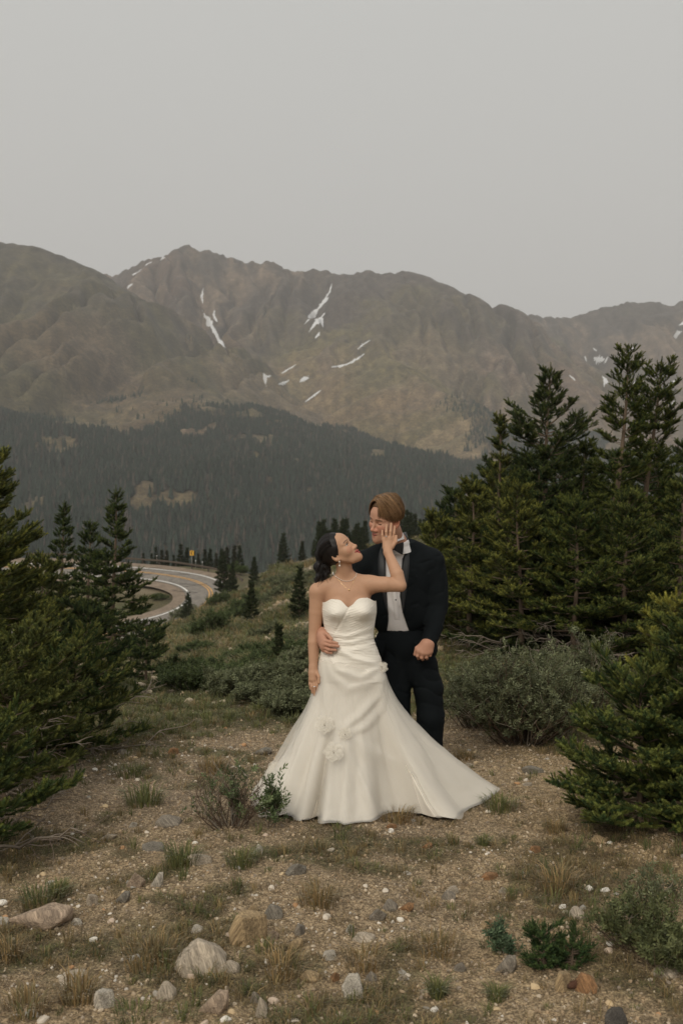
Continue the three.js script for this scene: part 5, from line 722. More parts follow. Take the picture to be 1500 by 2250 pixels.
// the gown
const lineDist = (x, y, pts) => { let b = 1e9, sg = 1, tt = 0; for (let i = 0; i < pts.length - 1; i++) { const [ax, ay] = pts[i], [bx, by] = pts[i + 1], ex = bx - ax, ey = by - ay, t = clamp(((x - ax) * ex + (y - ay) * ey) / (ex * ex + ey * ey)), dx = x - ax - ex * t, dy = y - ay - ey * t, q = Math.hypot(dx, dy); if (q < b) { b = q; sg = dx * ey - dy * ex > 0 ? 1 : -1; tt = (i + t) / (pts.length - 1); } } return [b, sg, tt]; };
const SWAGS = [ // drape lines on the gown (px, py), how proud, how wide
  [[[716, 1392], [760, 1398], [822, 1378]], 0.006, 5], [[[716, 1404], [765, 1412], [822, 1396]], 0.006, 5], [[[722, 1420], [770, 1428], [826, 1416]], 0.007, 6], [[[735, 1421], [775, 1444], [836, 1462]], 0.014, 7], [[[722, 1438], [745, 1470], [790, 1488], [838, 1466]], 0.012, 8], [[[712, 1440], [728, 1480], [765, 1512], [820, 1500], [840, 1474]], 0.010, 9], [[[706, 1450], [716, 1500], [722, 1560], [716, 1590]], 0.009, 7],
  [[[842, 1476], [826, 1530], [790, 1575], [745, 1610]], 0.012, 8], [[[846, 1490], [832, 1560], [800, 1600], [758, 1618]], 0.010, 8], [[[760, 1625], [785, 1690], [805, 1750], [825, 1795]], 0.012, 8], [[[735, 1660], [720, 1720], [706, 1810]], 0.018, 9], [[[755, 1610], [810, 1650], [880, 1690], [940, 1760]], 0.010, 14], [[[850, 1520], [884, 1600], [915, 1680], [935, 1760]], 0.006, 22], [[[900, 1630], [960, 1690], [1010, 1740]], 0.008, 14], [[[888, 1700], [892, 1740], [900, 1768]], 0.012, 8], [[[640, 1660], [625, 1730], [610, 1795]], 0.012, 10], [[[690, 1530], [672, 1620], [655, 1720], [650, 1800]], 0.010, 12],
];
function swag(px, py) { let s = 0; for (const [pts, h, w] of SWAGS) { const [q, sg, t] = lineDist(px, py, pts); if (q < w * 4) s += h * Math.exp(-Math.pow(q / (sg > 0 ? w * 0.75 : w * 1.4), 2)) * Math.pow(Math.sin(Math.PI * clamp(t, 0, 1)), 0.6); } return s; }
const HEM = [[0, 1078, 5.62], [14, 1042, 5.42], [28, 990, 5.22], [38, 958, 5.2], [48, 922, 5.27], [58, 880, 5.3], [70, 832, 5.22], [82, 792, 5.14], [95, 748, 5.09], [106, 712, 5.08], [112, 698, 5.19], [119, 678, 5.14], [135, 632, 5.15], [150, 592, 5.17], [165, 573, 5.28], [188, 570, 5.5], [215, 606, 5.72], [245, 690, 5.84], [275, 775, 5.8], [305, 862, 5.66], [330, 950, 5.66], [346, 1030, 5.7], [360, 1078, 5.62]];
const hemCurve = (() => { const P = HEM.map(([, px, d]) => [(px - 750) / FP * d, -d]); return (deg) => { deg = ((deg % 360) + 360) % 360; let k = 0; while (k < HEM.length - 2 && deg > HEM[k + 1][0]) k++; const t = (deg - HEM[k][0]) / (HEM[k + 1][0] - HEM[k][0]), n = HEM.length - 1, g = (i) => P[((i % n) + n) % n], a = g(k - 1), b = g(k), c = g(k + 1), e = g(k + 2); return [0, 1].map((i) => 0.5 * (2 * b[i] + (c[i] - a[i]) * t + (2 * a[i] - 5 * b[i] + 4 * c[i] - e[i]) * t * t + (3 * b[i] - a[i] - 3 * c[i] + e[i]) * t * t * t)); }; })();
function neckline(deg) { const front = Math.sin(deg * Math.PI / 180); const px = 767 + Math.cos(deg * Math.PI / 180) * 58.5; if (front < 0) return 1322 + 18 * -front; const u = (px - 767) / 58; return lerp(1319, 1310.5, sstep(0.95, 0.6, Math.abs(u))) + 17 * Math.exp(-Math.pow(u / 0.2, 2)) + (u < 0 ? 3 : 0); }
function gown(lift, sheer, vary = 0) {
  const NT = sheer ? 320 : 480, rows = [], cw = 770;
  const bodice = sheer ? 16 : 150, skirt = sheer ? 84 : 100, pos = [], idx = [], uv = [];
  const yOf = (py) => EYE + (1125 - py) / FP * DB;
  for (let j = 0; j <= bodice + skirt; j++) for (let i = 0; i <= NT; i++) {
    const deg = i / NT * 360, a = deg * Math.PI / 180; let x, y, z;
    if (j <= bodice) {
      const t = j / bodice, py0 = sheer ? (Math.sin(a) > 0 ? lerp(1462, 1424, sstep(-0.9, 0.9, -Math.cos(a))) : 1443) : neckline(deg), py = lerp(py0, 1492, t), [l, r, b] = rowAt(py), ca = Math.cos(a), sa = Math.sin(a);
      const hw = (r - l) / 2 / FP * DB, cx = ((l + r) / 2 - 750) / FP * DB; let e = 0;
      x = cx + hw * Math.sign(ca) * Math.pow(Math.abs(ca), 0.92); z = -DB + b * sa; y = yOf(py);
      const px = 750 + x / DB * FP;
      if (sa > 0) {
        if (!sheer) {
          e += 0.042 * Math.exp(-Math.pow((px - 741) / 19, 2) - Math.pow((py - 1342) / 19, 2)) + 0.042 * Math.exp(-Math.pow((px - 794) / 19, 2) - Math.pow((py - 1340) / 19, 2));
          const sideL = px < 768 + (py - 1328) * -0.55, ph = py < 1392 ? (sideL ? (py - (px - 740) * 0.3 + 0.0032 * (px - 735) ** 2 * -1) / 5.2 : (py + (px - 790) * 0.52 + 0.0025 * (px - 800) ** 2) / 5.4) : (py + (px - 765) * 0.1) / 6.2;
          const amp = 0.0025 * sstep(1300, 1318, py) * (1 - sstep(1410, 1440, py)), saw = ph - Math.floor(ph); e += amp * (saw < 0.75 ? saw / 0.75 : (1 - saw) / 0.25) * (0.55 + 0.6 * noise3(px / 9, py / 5)) * sstep(0, 0.3, sa);
          if (py > 1328 && py < 1400) e -= 0.004 * Math.exp(-Math.pow((px - (768 + (py - 1328) * -0.55)) / 3, 2)) * (1 - sstep(1370, 1400, py));
        }
        if (!sheer && py > 1385) e += 0.0028 * (1 - Math.abs(noise3(px / 26 + py / 60, py / 5.2 - px / 34))) * sstep(1385, 1400, py);
        e += swag(750 + x / -z * FP, 1125 - (y - EYE) / -z * FP) * sstep(-0.1, 0.25, sa);
      }
      const nx = ca / hw, nz = sa / b, nl = Math.hypot(nx, nz) || 1; x += nx / nl * (e + lift * 0.35 * sstep(0, 1, t)); z += nz / nl * (e + lift * 0.35 * sstep(0, 1, t));
    } else {
      const t = (j - bodice) / skirt, w = 0.27 * t + 0.73 * Math.pow(t, 1.9), [hx, hz] = hemCurve(deg), [l, r, b] = rowAt(1492), ca = Math.cos(a), sa = Math.sin(a), hw = (r - l) / 2 / FP * DB, cx = ((l + r) / 2 - 750) / FP * DB;
      const tx = cx + hw * Math.sign(ca) * Math.pow(Math.abs(ca), 0.92), tz = -DB + b * sa, gy = groundY(hx, hz) + 0.012; x = lerp(tx, hx, w); z = lerp(tz, hz, w); y = lerp(yOf(1492), gy, t);
      const dx = hx - tx, dz = hz - tz, dl = Math.hypot(dx, dz) || 1, near = 1 - w, nxl = Math.hypot(ca, sa), nx = lerp(ca, dx / dl, 0.6), nz = lerp(sa, dz / dl, 0.6), px = 750 + x / -z * FP, py = 1125 - (y - EYE) / -z * FP;
      const ph = deg * Math.PI / 180;
      let e = sstep(0.12, 1, t) * (0.016 * Math.sin(ph * 9 + 0.6 + t) + 0.011 * Math.sin(ph * 15 + 2.2 - t * 1.5) + 0.008 * Math.sin(ph * 23 + 1 + t * 2)) * (sa > -0.3 ? 1 : 1.5);
      if (sa > -0.1) e += swag(px, py) * sstep(-0.1, 0.25, sa);
      e -= 0.05 * sstep(0.35, 1, t) * Math.exp(-Math.pow((deg - 112) / 3.2, 2)) * (sheer ? 0.75 : 1);
      if (sheer) e += (0.012 + 0.02 * vary) * sstep(0.1, 0.6, t) * Math.max(0, Math.sin(ph * (6 + vary * 3) + 1.3 + vary * 2 + t * 0.8) * 0.6 + fbm(ph * 5 + 9 + vary * 7, t * 2, 2));
      e += 0.0035 * (1 - Math.abs(noise3(ph * 26 + t * 9, t * 7 - ph * 3 + vary * 5))) * sstep(0, 0.1, t);
      e += 0.006 * fbm(ph * 7, t * 3, 3) * t;
      x += nx * (e + lift * (0.35 + 0.65 * sstep(0, 0.45, t))); z += nz * (e + lift * (0.35 + 0.65 * sstep(0, 0.45, t))); y += e * 0.45 * Math.sin(Math.PI * Math.min(1, t * 1.02)) + (sheer ? 0.004 : 0.004 * t);
      if (t > 0.9) y += (t - 0.9) * 10 * (0.012 * Math.max(0, Math.sin(ph * 11 + 1)) + 0.008 * Math.max(0, noise3(ph * 14, 3)));
    }
    pos.push(x - brideBase.x, y - brideBase.y, z - brideBase.z); uv.push(i / NT * 3, j / (bodice + skirt) * 2);
  }
  const w = NT + 1; for (let j = 0; j < bodice + skirt; j++) for (let i = 0; i < NT; i++) { const o = j * w + i; idx.push(o, o + 1, o + w, o + 1, o + w + 1, o + w); }
  return geom(pos, idx, null, uv);
}
const weave = noiseTexture(256, (u, v, n) => 255 * (n(128, 1) * 0.5 + n(64, 2) * 0.5), 33); weave.repeat.set(4, 4);
const silk = mat(0.83, 0.775, 0.685, 0.62, { sheen: 0.3, sheenRoughness: 0.5, bumpMap: weave, bumpScale: 0.0006, side: THREE.DoubleSide });
const organza = mat(0.86, 0.82, 0.75, 0.7, { transparent: true, opacity: 0.36, side: THREE.DoubleSide });
{
  const dress = part(bride, 'gown', gown(0, false), silk); part(dress, 'organza_overskirt', gown(0.014, true), organza); part(dress, 'organza_overskirt', gown(0.03, true, 1), organza);
  const rose = (px, py, d, r, sd, tilt = 0.4) => { // ruffled organza flower
    seed(sd); const st = new Strips(), c = at(px, py, d).sub(brideBase);
    for (let ring = 0; ring < 5; ring++) { const rad = r * (1 - ring / 5.5), n = 26, ph = rr(0, 6); let pv = null; for (let k = 0; k <= n; k++) { const a = k / n * 6.283, q = rad * (1 + 0.1 * Math.sin(a * 5 + ph) + 0.06 * Math.sin(a * 9 + ph)), up = 0.003 + ring * 0.0025 + 0.004 * Math.sin(a * 7 + ph) * rad / r; const o = V(Math.cos(a) * q, Math.sin(a) * q * 0.95, up), inn = V(Math.cos(a) * q * 0.45, Math.sin(a) * q * 0.45, ring * 0.003); o.applyAxisAngle(V(1, 0, 0), -tilt).add(c); inn.applyAxisAngle(V(1, 0, 0), -tilt).add(c); if (pv) st.quad(pv[0], o, inn, pv[1]); pv = [o, inn]; } }
    st.tube([c.clone().add(V(0, 0, 0.02)), c.clone().add(V(0.001, 0.003, 0.032))], 0.004, 0.002, 5, [0.5, 0.4, 0.25]);
    return st.build();
  };
  const petal = mat(0.78, 0.73, 0.64, 0.8, { vertexColors: true, transparent: true, opacity: 0.4, side: THREE.DoubleSide });
  for (const [px, py, d, r, sd] of [[713, 1592, 5.245, 0.05, 1], [733, 1652, 5.165, 0.052, 2], [758, 1612, 5.225, 0.035, 3], [922, 1716, 5.33, 0.042, 4], [838, 1466, 5.40, 0.034, 5], [606, 1692, 5.36, 0.05, 6]]) part(dress, 'ruffled_flower', rose(px, py, d, r, sd), petal);
}
// ----- the man -----
const DG = 5.85, Gp = (px, py, dz = 0) => at(px, py, DG - dz), HG = frameOf(Gp(847, 1142, 0.16), V(-0.03, 0.95, 0.31), V(-0.75, -0.22, 0.62), 1.02);
const gx0 = (905 - 750) / FP * DG, groomBase = V(gx0, groundY(gx0, -DG), -DG), groom = thing('person', groomBase, 'man in a black tuxedo and bow tie bending his head to the woman', 'person');
{
  const P = Gp, hd = headField(false, true), headW = (x, y, z) => { const [a, b, c] = HG.inn(x, y, z); return hd.field(a, b, c) * HG.s; };
  const neck = blend([capsule(P(872, 1205, 0), P(862, 1165, 0.11), 0.057, 0.05), capsule(P(876, 1215, 0), P(872, 1190, 0.04), 0.06, 0.056)], 0.02);
  // hand at her waist (image left) and fist at his side
  const W = DB + 0.0, Q1 = (px, py, dz) => at(px, py, DB - dz);
  const hA = [capsule(Q1(706, 1388, 0.0), Q1(709, 1396, 0.05), 0.027, 0.028), capsule(Q1(709, 1396, 0.05), Q1(713, 1406, 0.09), 0.022, 0.015), capsule(Q1(708, 1402, 0.05), Q1(711, 1414, 0.092), 0.024, 0.0155), capsule(Q1(707, 1406, 0.045), Q1(710, 1422, 0.088), 0.024, 0.015), capsule(Q1(707, 1410, 0.04), Q1(711, 1428, 0.078), 0.022, 0.0135)], fA = [];
  finger(fA, [Q1(713, 1407, 0.092), Q1(726, 1411, 0.119), Q1(740, 1413.5, 0.116)], 0.0105, 0.008); finger(fA, [Q1(711, 1414.5, 0.094), Q1(726, 1418.5, 0.122), Q1(743, 1420, 0.119)], 0.0108, 0.008); finger(fA, [Q1(711, 1422, 0.088), Q1(723, 1427.5, 0.117), Q1(737, 1428.5, 0.116)], 0.0102, 0.0076); finger(fA, [Q1(711, 1428, 0.078), Q1(718, 1433, 0.105), Q1(728, 1435, 0.11)], 0.009, 0.007); finger(fA, [Q1(709, 1389, 0.05), Q1(718, 1394, 0.09), Q1(728, 1404, 0.108)], 0.0125, 0.009);
  const E = 0.15, hB = [capsule(P(940, 1405, E - 0.03), P(938, 1416, E), 0.03, 0.034), capsule(P(932, 1416, E + 0.005), P(920, 1430, E + 0.02), 0.024, 0.017), capsule(P(936, 1416, E + 0.01), P(929, 1434, E + 0.026), 0.025, 0.017), capsule(P(940, 1416, E + 0.008), P(938, 1434, E + 0.024), 0.025, 0.0165), capsule(P(944, 1416, E), P(945, 1431, E + 0.015), 0.023, 0.0155)], fB = [];
  finger(fB, [P(919, 1431, E + 0.02), P(917, 1441, E + 0.02), P(919, 1446, E - 0.01), P(923, 1440, E - 0.03)], 0.0115, 0.009); finger(fB, [P(928, 1435, E + 0.026), P(926, 1445, E + 0.022), P(928, 1448, E - 0.008), P(931, 1441, E - 0.025)], 0.0115, 0.009); finger(fB, [P(937, 1435, E + 0.024), P(936, 1444, E + 0.02), P(937, 1446, E - 0.01), P(938, 1439, E - 0.025)], 0.011, 0.0088); finger(fB, [P(945, 1431, E + 0.015), P(944, 1440, E + 0.012), P(944, 1441, E - 0.015)], 0.01, 0.008); finger(fB, [P(926, 1416, E + 0.01), P(915, 1424, E + 0.012), P(911, 1438, E + 0.005)], 0.013, 0.0095);
  const handA = blend(hA, 0.018), fingA = blend(fA, 0.004), handB = blend(hB, 0.018), fingB = blend(fB, 0.004);
  const inside = blend([ellipsoid(P(876, 1255, -0.01), 0.15, 0.14, 0.09), ellipsoid(P(879, 1350, -0.01), 0.135, 0.15, 0.085), limbOf([[P(890, 1430, -0.01), 0.1], [P(936, 1510, 0), 0.055], [P(945, 1575, 0.01), 0.05], [P(941, 1695, 0), 0.035]]), limbOf([[P(870, 1430, -0.01), 0.1], [P(868, 1520, 0), 0.055], [P(876, 1590, 0.01), 0.05], [P(886, 1695, 0), 0.035]]), limbOf([[P(946, 1240, -0.012), 0.045], [P(957, 1290, -0.01), 0.035], [P(961, 1335, 0.01), 0.03], [P(953, 1375, 0.07), 0.028], [P(940, 1405, E - 0.03), 0.026]]), ...chain([[P(800, 1250, -0.01), 0.05], [P(745, 1330, -0.02), 0.04], [Q1(700, 1385, -0.03), 0.026]])], 0.03);
  const tone = [0.50, 0.275, 0.185], lip = [0.42, 0.15, 0.12], browC = [0.17, 0.095, 0.055];
  const colour = (x, y, z) => {
    const [a, b, c] = HG.inn(x, y, z); let q = skinTone(tone, x, y, z);
    if (Math.abs(a) < 0.1 && b > -0.13 && b < 0.12 && c > -0.06 && c < 0.14) {
      if (c > 0.03) {
        const l = hd.lips(a, b, c); if (l < 0.001 && c > 0.07) q = lip; if (Math.abs(a) < hd.mw - 0.002 && Math.abs(b + 0.0692 - 0.006 * (a / 0.025) ** 2) < 0.0018 && c > 0.07) q = [0.24, 0.09, 0.07];
        const ex = Math.abs(a) - 0.031, ey = b - 0.002; if (c > 0.05) { if (Math.abs(ex) < 0.0145 && Math.abs(ey + 0.004 - 0.1 * Math.abs(ex)) < 0.0024) q = [0.1, 0.055, 0.035]; if (Math.abs(ex) < 0.019 && Math.abs(b - 0.0245 + Math.max(0, ex) * 0.2) < 0.0038) q = browC; }
        const ck = Math.hypot((Math.abs(a) - 0.042) / 1.2, b + 0.03); if (ck < 0.024) q = [q[0] * 1.06, q[1] * 0.9, q[2] * 0.9]; if (Math.hypot(a, b + 0.035) < 0.014 && c > 0.09) q = [q[0] * 1.04, q[1] * 0.9, q[2] * 0.88];
      }
      if (Math.abs(a) > 0.066 && Math.abs(b + 0.006) < 0.035 && c < 0.012 && c > -0.04) q = [q[0] * 1.04, q[1] * 0.8, q[2] * 0.76];
    } else if (q) { q = [q[0] * 1.0, q[1] * 0.95, q[2] * 0.95]; }
    return q;
  };
  const top_ = (x, y, z) => smin(headW(x, y, z), neck(x, y, z), 0.025);
  const parts = [meshField(top_, ...boxOf([HG.c, P(874, 1200, 0)], 0.165), 0.003, colour), meshField((x, y, z) => smin(handA(x, y, z), fingA(x, y, z), 0.008), ...boxOf([Q1(703, 1385, -0.01), Q1(743, 1436, 0.12)], 0.035), 0.0026, colour), meshField((x, y, z) => smin(handB(x, y, z), fingB(x, y, z), 0.008), ...boxOf([P(911, 1405, E - 0.04), P(948, 1448, E + 0.03)], 0.035), 0.0026, colour), meshField(smooth2(inside, neck), ...boxOf([P(700, 1180, 0.16), P(985, 1720, -0.13)], 0.04), 0.016, colour)];
  function smooth2(a, b) { return (x, y, z) => smin(a(x, y, z), b(x, y, z), 0.03); }
  part(groom, 'body', local(mergeGeometries(parts), groomBase), skinMat);
  // hair: parted, swept over the crown to each side, short at the neck
  const cap = (x, y, z) => { const [a, b, c] = HG.inn(x, y, z); let d = ellipsoid(V(0, 0.045, -0.016), 0.081, 0.094, 0.101)(a, b, c); const front = c - (0.045 + Math.max(-0.2, b - 0.06) * 0.75), low = -b + (c > -0.03 ? 0.012 : -0.055) + sstep(0.01, 0.04, c) * 0.03; d = Math.max(d, front, low); return (d + Math.sin(Math.atan2(a, c + 0.02) * 40) * 0.0008) * HG.s; };
  const hs = new Strips(); seed(71);
  const outside = (p, m, far = m + 0.07) => { const X = p.x / 0.08, Y = (p.y - 0.045) / 0.094, Z = (p.z + 0.014) / 0.1, r = Math.hypot(X, Y, Z); if (r < m || r > far) { const k = (r < m ? m : far) / r; p.set(X * k * 0.08, 0.045 + Y * k * 0.094, -0.014 + Z * k * 0.1); } return p; };
  const bez = (A, B, C, m) => { const q = []; for (let j = 0; j <= 8; j++) { const t = j / 8, p = A.clone().multiplyScalar((1 - t) ** 2).addScaledVector(B, 2 * t * (1 - t)).addScaledVector(C, t * t); outside(p, m, m + 0.03 + 0.09 * Math.sin(Math.PI * Math.min(1, t * 1.25))); q.push(HG.out(p.x, p.y, p.z)); } return q; };
  for (let k = 0; k < 1900; k++) {
    const z0 = rr(-0.075, 0.08), lock = noise3(z0 * 75, rnd() < 0.5 ? 3 : 8), v = rr(0.75, 1.2) * (1 + 0.55 * lock), c = rnd() < 0.35 ? [0.2 * v, 0.118 * v, 0.056 * v] : [0.125 * v, 0.069 * v, 0.033 * v], m = rr(1.0, 1.05) + 0.06 * (lock * 0.5 + 0.5), S = V(-0.022 + rr(-0.006, 0.006), 0.14, z0), u = rnd(); let q;
    if (u < 0.5) { const f = sstep(0.035, 0.08, z0); q = bez(S, V(rr(0.03, 0.05), 0.165 + rr(-0.01, 0.01), z0 + 0.03), V(lerp(0.088, rr(0.03, 0.07), f), lerp(rr(-0.005, 0.055), rr(0.03, 0.07), f), z0 + lerp(-0.03, 0.012, f)), m); }
    else if (u < 0.72) { const f = sstep(0.035, 0.08, z0); q = bez(S, V(rr(-0.07, -0.05), 0.155, z0 + 0.025), V(lerp(-0.088, rr(-0.078, -0.06), f), rr(0.0, 0.05), z0 + lerp(-0.03, 0.0, f)), m); }
    else { const phi = (rnd() < 0.5 ? 1 : -1) * rr(1.7, Math.PI), end = rr(1.5, 1.9); q = []; for (let j = 0; j <= 8; j++) { const t = j / 8, th = lerp(0.2, end, t), l = m * 0.96; q.push(HG.out(Math.sin(th) * Math.sin(phi) * 0.08 * l, 0.045 + Math.cos(th) * 0.094 * l, -0.014 + Math.sin(th) * Math.cos(phi) * 0.1 * l)); } }
    hs.tube(q, 0.0024, 0.0008, 3, c);
  }
  part(groom, 'hair', local(mergeGeometries([meshField(cap, ...boxOf([HG.c], 0.15), 0.0035, (x, y, z) => { const v = 1 + 0.4 * noise3(x * 220, y * 80, z * 220); return [0.12 * v, 0.068 * v, 0.035 * v]; }), hs.build()]), groomBase), hairMat);
  // shirt
  const shirtF = blend([ellipsoid(P(876, 1262, -0.005), 0.16, 0.16, 0.105), ellipsoid(P(877, 1310, -0.005), 0.155, 0.2, 0.108), ellipsoid(P(877, 1350, -0.005), 0.15, 0.16, 0.105), capsule(P(876, 1222, -0.005), P(873, 1196, 0.03), 0.078, 0.07)], 0.03);
  const wr = (x, y, z) => shirtF(x, y, z) + 0.0022 * Math.sin((y * 0.7 + x * 0.4) * 60 + noise3(x * 12, y * 12, z * 12) * 3) * sstep(1.0, 1.25, EYE - y + 0.9);
  const collarTop = (x, y, z) => y - (1.44 + (x - 0.33) * 0.12 + (z + 5.85) * -0.22);
  const shirtMat = mat(0.74, 0.71, 0.70, 0.7, { bumpMap: weave, bumpScale: 0.0004 });
  const shirt = part(groom, 'shirt', local(meshField((x, y, z) => Math.max(wr(x, y, z), collarTop(x, y, z)), ...boxOf([P(820, 1160, 0.15), P(935, 1372, -0.11)], 0.02), 0.006), groomBase), shirtMat);
  part(shirt, 'placket', local(layOn(wr, [[[858, 1215], [860, 1290], [866, 1362]], [[868, 1215], [871, 1290], [878, 1362]]], DG, 0.002, 0.002), groomBase), shirtMat);
  for (const py of [1238, 1276, 1318]) { let d = DG - 0.4, px = 863 + (py - 1215) * 0.06; for (let k = 0; k < 60; k++) { const q = at(px, py, d), v = wr(q.x, q.y, q.z); if (v < 0.005) break; d += Math.max(0.0006, v * 0.8); } const c = at(px, py, d); part(shirt, 'stud', new THREE.SphereGeometry(0.0048, 8, 6).translate(c.x - groomBase.x, c.y - groomBase.y, c.z - groomBase.z), mat(0.01, 0.01, 0.01, 0.3)); }
  // standing collar with folded wings
  { const st = new Strips(), ring = (t, up, r) => { const a = lerp(-1.7, 1.9, t); return P(873, 1196, 0.03).add(V(Math.sin(a) * r, up + 0.012 * -Math.cos(a) * 1.6, Math.cos(a) * r * 0.95 + 0.0)); }; let pv = null; for (let k = 0; k <= 40; k++) { const t = k / 40, lo = ring(t, -0.035, 0.083), hi = ring(t, 0.018, 0.067); if (pv) st.quad(pv[0], lo, hi, pv[1]); pv = [lo, hi]; } 
    const wing = (a, b, c) => { st.tri(a, b, c); }; wing(Gp(885, 1170, 0.09), Gp(888, 1184, 0.1), Gp(868, 1191, 0.14)); wing(Gp(885, 1170, 0.09), Gp(868, 1191, 0.14), Gp(870, 1181, 0.128));
    part(shirt, 'collar', local(st.build(), groomBase), mat(0.74, 0.71, 0.70, 0.7, { side: THREE.DoubleSide })); }
  // jacket, open at the front
  const torso = blend([ellipsoid(P(878, 1262, -0.012), 0.2, 0.16, 0.128), ellipsoid(P(878, 1310, -0.012), 0.19, 0.22, 0.13), ellipsoid(P(880, 1345, -0.012), 0.185, 0.16, 0.128), ellipsoid(P(886, 1425, -0.012), 0.2, 0.115, 0.135), capsule(P(900, 1210, -0.02), P(948, 1228, -0.02), 0.068, 0.068), capsule(P(850, 1212, -0.02), P(800, 1236, -0.02), 0.068, 0.068), capsule(P(878, 1207, -0.03), P(876, 1198, -0.02), 0.09, 0.078)], 0.04);
  const sleeveR = limbOf([[P(948, 1236, -0.012), 0.078], [P(957, 1285, -0.01), 0.07], [P(961, 1335, 0.01), 0.063], [P(953, 1375, 0.07), 0.056], [P(941, 1408, E - 0.025), 0.047]]), sleeveL = limbOf([[P(802, 1242, -0.012), 0.078], [P(765, 1300, -0.05), 0.068], [P(735, 1350, -0.05), 0.058], [Q1(712, 1378, -0.08), 0.05], [Q1(706, 1385, -0.01), 0.042]]);
  const crease = (x, y, z) => { const a = 1 - Math.abs(noise3(x * 11 + y * 5, y * 19 - x * 7, z * 9 + 0.31)), b = noise3(x * 5, y * 5 + 3, z * 5 + 0.7); return 0.006 * (a * a * a - 0.3) * sstep(-0.4, 0.5, b) + 0.004 * b; };
  const slv = sleeveR, slv2 = sleeveL, body = (x, y, z) => smin(torso(x, y, z), smin(slv(x, y, z), slv2(x, y, z), 0.02), 0.022) + crease(x, y, z);
  const edge = (list, py) => { let k = 0; while (k < list.length - 2 && py > list[k + 1][0]) k++; const a = list[k], b = list[k + 1]; return lerp(a[1], b[1], clamp((py - a[0]) / (b[0] - a[0]))); };
  const openL = [[1180, 862], [1200, 850], [1230, 845], [1300, 849], [1362, 853], [1460, 840]], openR = [[1165, 886], [1190, 885], [1250, 882], [1310, 878], [1345, 884], [1400, 902], [1460, 935]];
  const jacketF = (x, y, z) => {
    const d = body(x, y, z); if (d > 0.05) return d; const dep = -z, px = 750 + FP * x / dep, py = 1125 - FP * (y - EYE) / dep, m = dep / FP; let v = d;
    const hem = (py - (1452 + (px < 880 ? 0 : 4) * 1)) * m; if (slv(x, y, z) > 0.012) v = Math.max(v, hem);
    if (slv(x, y, z) > 0.006 || py < 1300) { const o = Math.min((px - edge(openL, py)) * m, (edge(openR, py) - px) * m, z + DG + 0.02); v = Math.max(v, o); }
    const col = y - (1.425 + (x - 0.33) * 0.05 - (z + 5.85) * 0.25); v = Math.max(v, col);
    return v;
  };
  const cloth = mat(0.0058, 0.0078, 0.0092, 0.9, { specularIntensity: 0.3, bumpMap: weave, bumpScale: 0.0004, side: THREE.DoubleSide }), satin = mat(0.009, 0.0105, 0.012, 0.5, { side: THREE.DoubleSide });
  const jacket = part(groom, 'jacket', local(meshField(jacketF, ...boxOf([P(692, 1165, 0.2), P(995, 1462, -0.15)], 0.03), 0.007), groomBase), cloth);
  part(jacket, 'lapel', local(layOn(body, [[[886, 1170], [886, 1195], [884, 1240], [879, 1300], [884, 1346]], [[893, 1168], [898, 1200], [899, 1240], [894, 1290], [886, 1347]]], DG, 0.003, 0.005), groomBase), satin);
  part(jacket, 'lapel', local(layOn(body, [[[846, 1186], [833, 1212], [830, 1250], [838, 1300], [851, 1350]], [[856, 1190], [849, 1206], [846, 1235], [848, 1300], [853, 1352]]], DG, 0.003, 0.005), groomBase), satin);
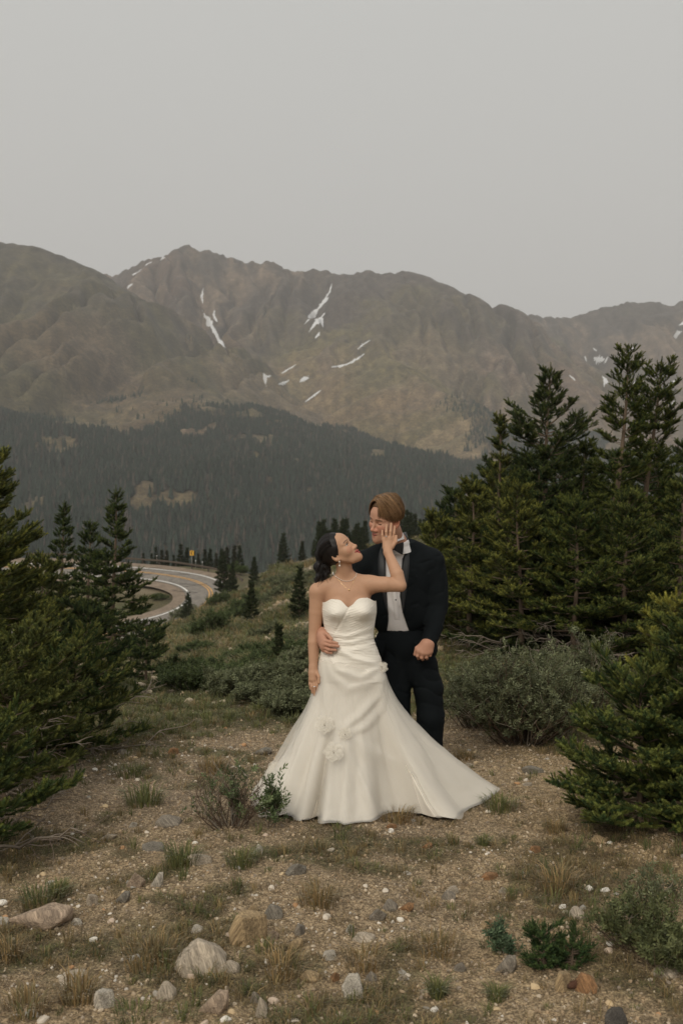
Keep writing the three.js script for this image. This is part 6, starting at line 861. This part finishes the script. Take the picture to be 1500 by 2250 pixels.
  // bow tie
  { const c = P(866, 1203, 0.128), st = []; const lobe = (sg, w, h) => { const s = new THREE.Shape(); s.moveTo(0, 0.008); s.quadraticCurveTo(sg * w * 0.5, h * 0.7, sg * w, h); s.quadraticCurveTo(sg * w * 1.06, 0, sg * w * 0.97, -h * 1.05); s.quadraticCurveTo(sg * w * 0.5, -h * 0.7, 0, -0.008); return new THREE.ExtrudeGeometry(s, { depth: 0.012, bevelEnabled: true, bevelSize: 0.004, bevelThickness: 0.005, bevelSegments: 2, steps: 1 }); };
    st.push(lobe(1, 0.05, 0.03), lobe(-1, 0.055, 0.03)); const kn = new THREE.SphereGeometry(0.013, 10, 8).scale(0.8, 1, 1).translate(0, 0, 0.012); const g = mergeGeometries([...st.map((q) => q.index ? q.toNonIndexed() : q), kn.toNonIndexed()]); g.rotateZ(-0.06).rotateY(-0.35).translate(c.x, c.y, c.z);
    part(groom, 'bow_tie', local(g, groomBase), mat(0.004, 0.004, 0.0045, 0.7)); }
  // trousers and shoes
  const legs = blend([ellipsoid(P(884, 1415, -0.005), 0.165, 0.14, 0.112), ...chain([[P(922, 1455, 0), 0.1], [P(940, 1510, 0.01), 0.086], [P(945, 1575, 0.03), 0.08], [P(944, 1640, 0.0), 0.07], [P(941, 1708, -0.01), 0.062]]), ...chain([[P(868, 1455, 0), 0.1], [P(868, 1520, 0.01), 0.088], [P(876, 1590, 0.02), 0.076], [P(886, 1708, -0.01), 0.06]])], 0.022);
  const legF = (x, y, z) => Math.max(legs(x, y, z) + 0.008 * (Math.pow(1 - Math.abs(noise3(x * 9 - y * 4, y * 15 + x * 6, z * 9 + 0.2)), 3) - 0.3) * sstep(0.95, 0.75, y), (1362 - (1125 - FP * (y - EYE) / DG)) * DG / FP);
  part(groom, 'trousers', local(meshField(legF, ...boxOf([P(820, 1350, 0.12), P(985, 1715, -0.12)], 0.03), 0.008), groomBase), cloth);
  const shoeMat = mat(0.012, 0.011, 0.011, 0.3);
  for (const [px, dx] of [[941, 0.02], [886, -0.03]]) { const a = P(px, 1712, -0.04); a.y = groomBase.y + 0.055; const b = a.clone().add(V(dx, -0.018, 0.17)), f = blend([capsule(a, b, 0.05, 0.036)], 0.01), gy = groomBase.y + 0.004; part(groom, 'shoe', local(meshField((x, y, z) => Math.max(f(x, y, z), gy - y), ...boxOf([a, b], 0.06), 0.008), groomBase), shoeMat); }
}
renderer.render(scene, camera);
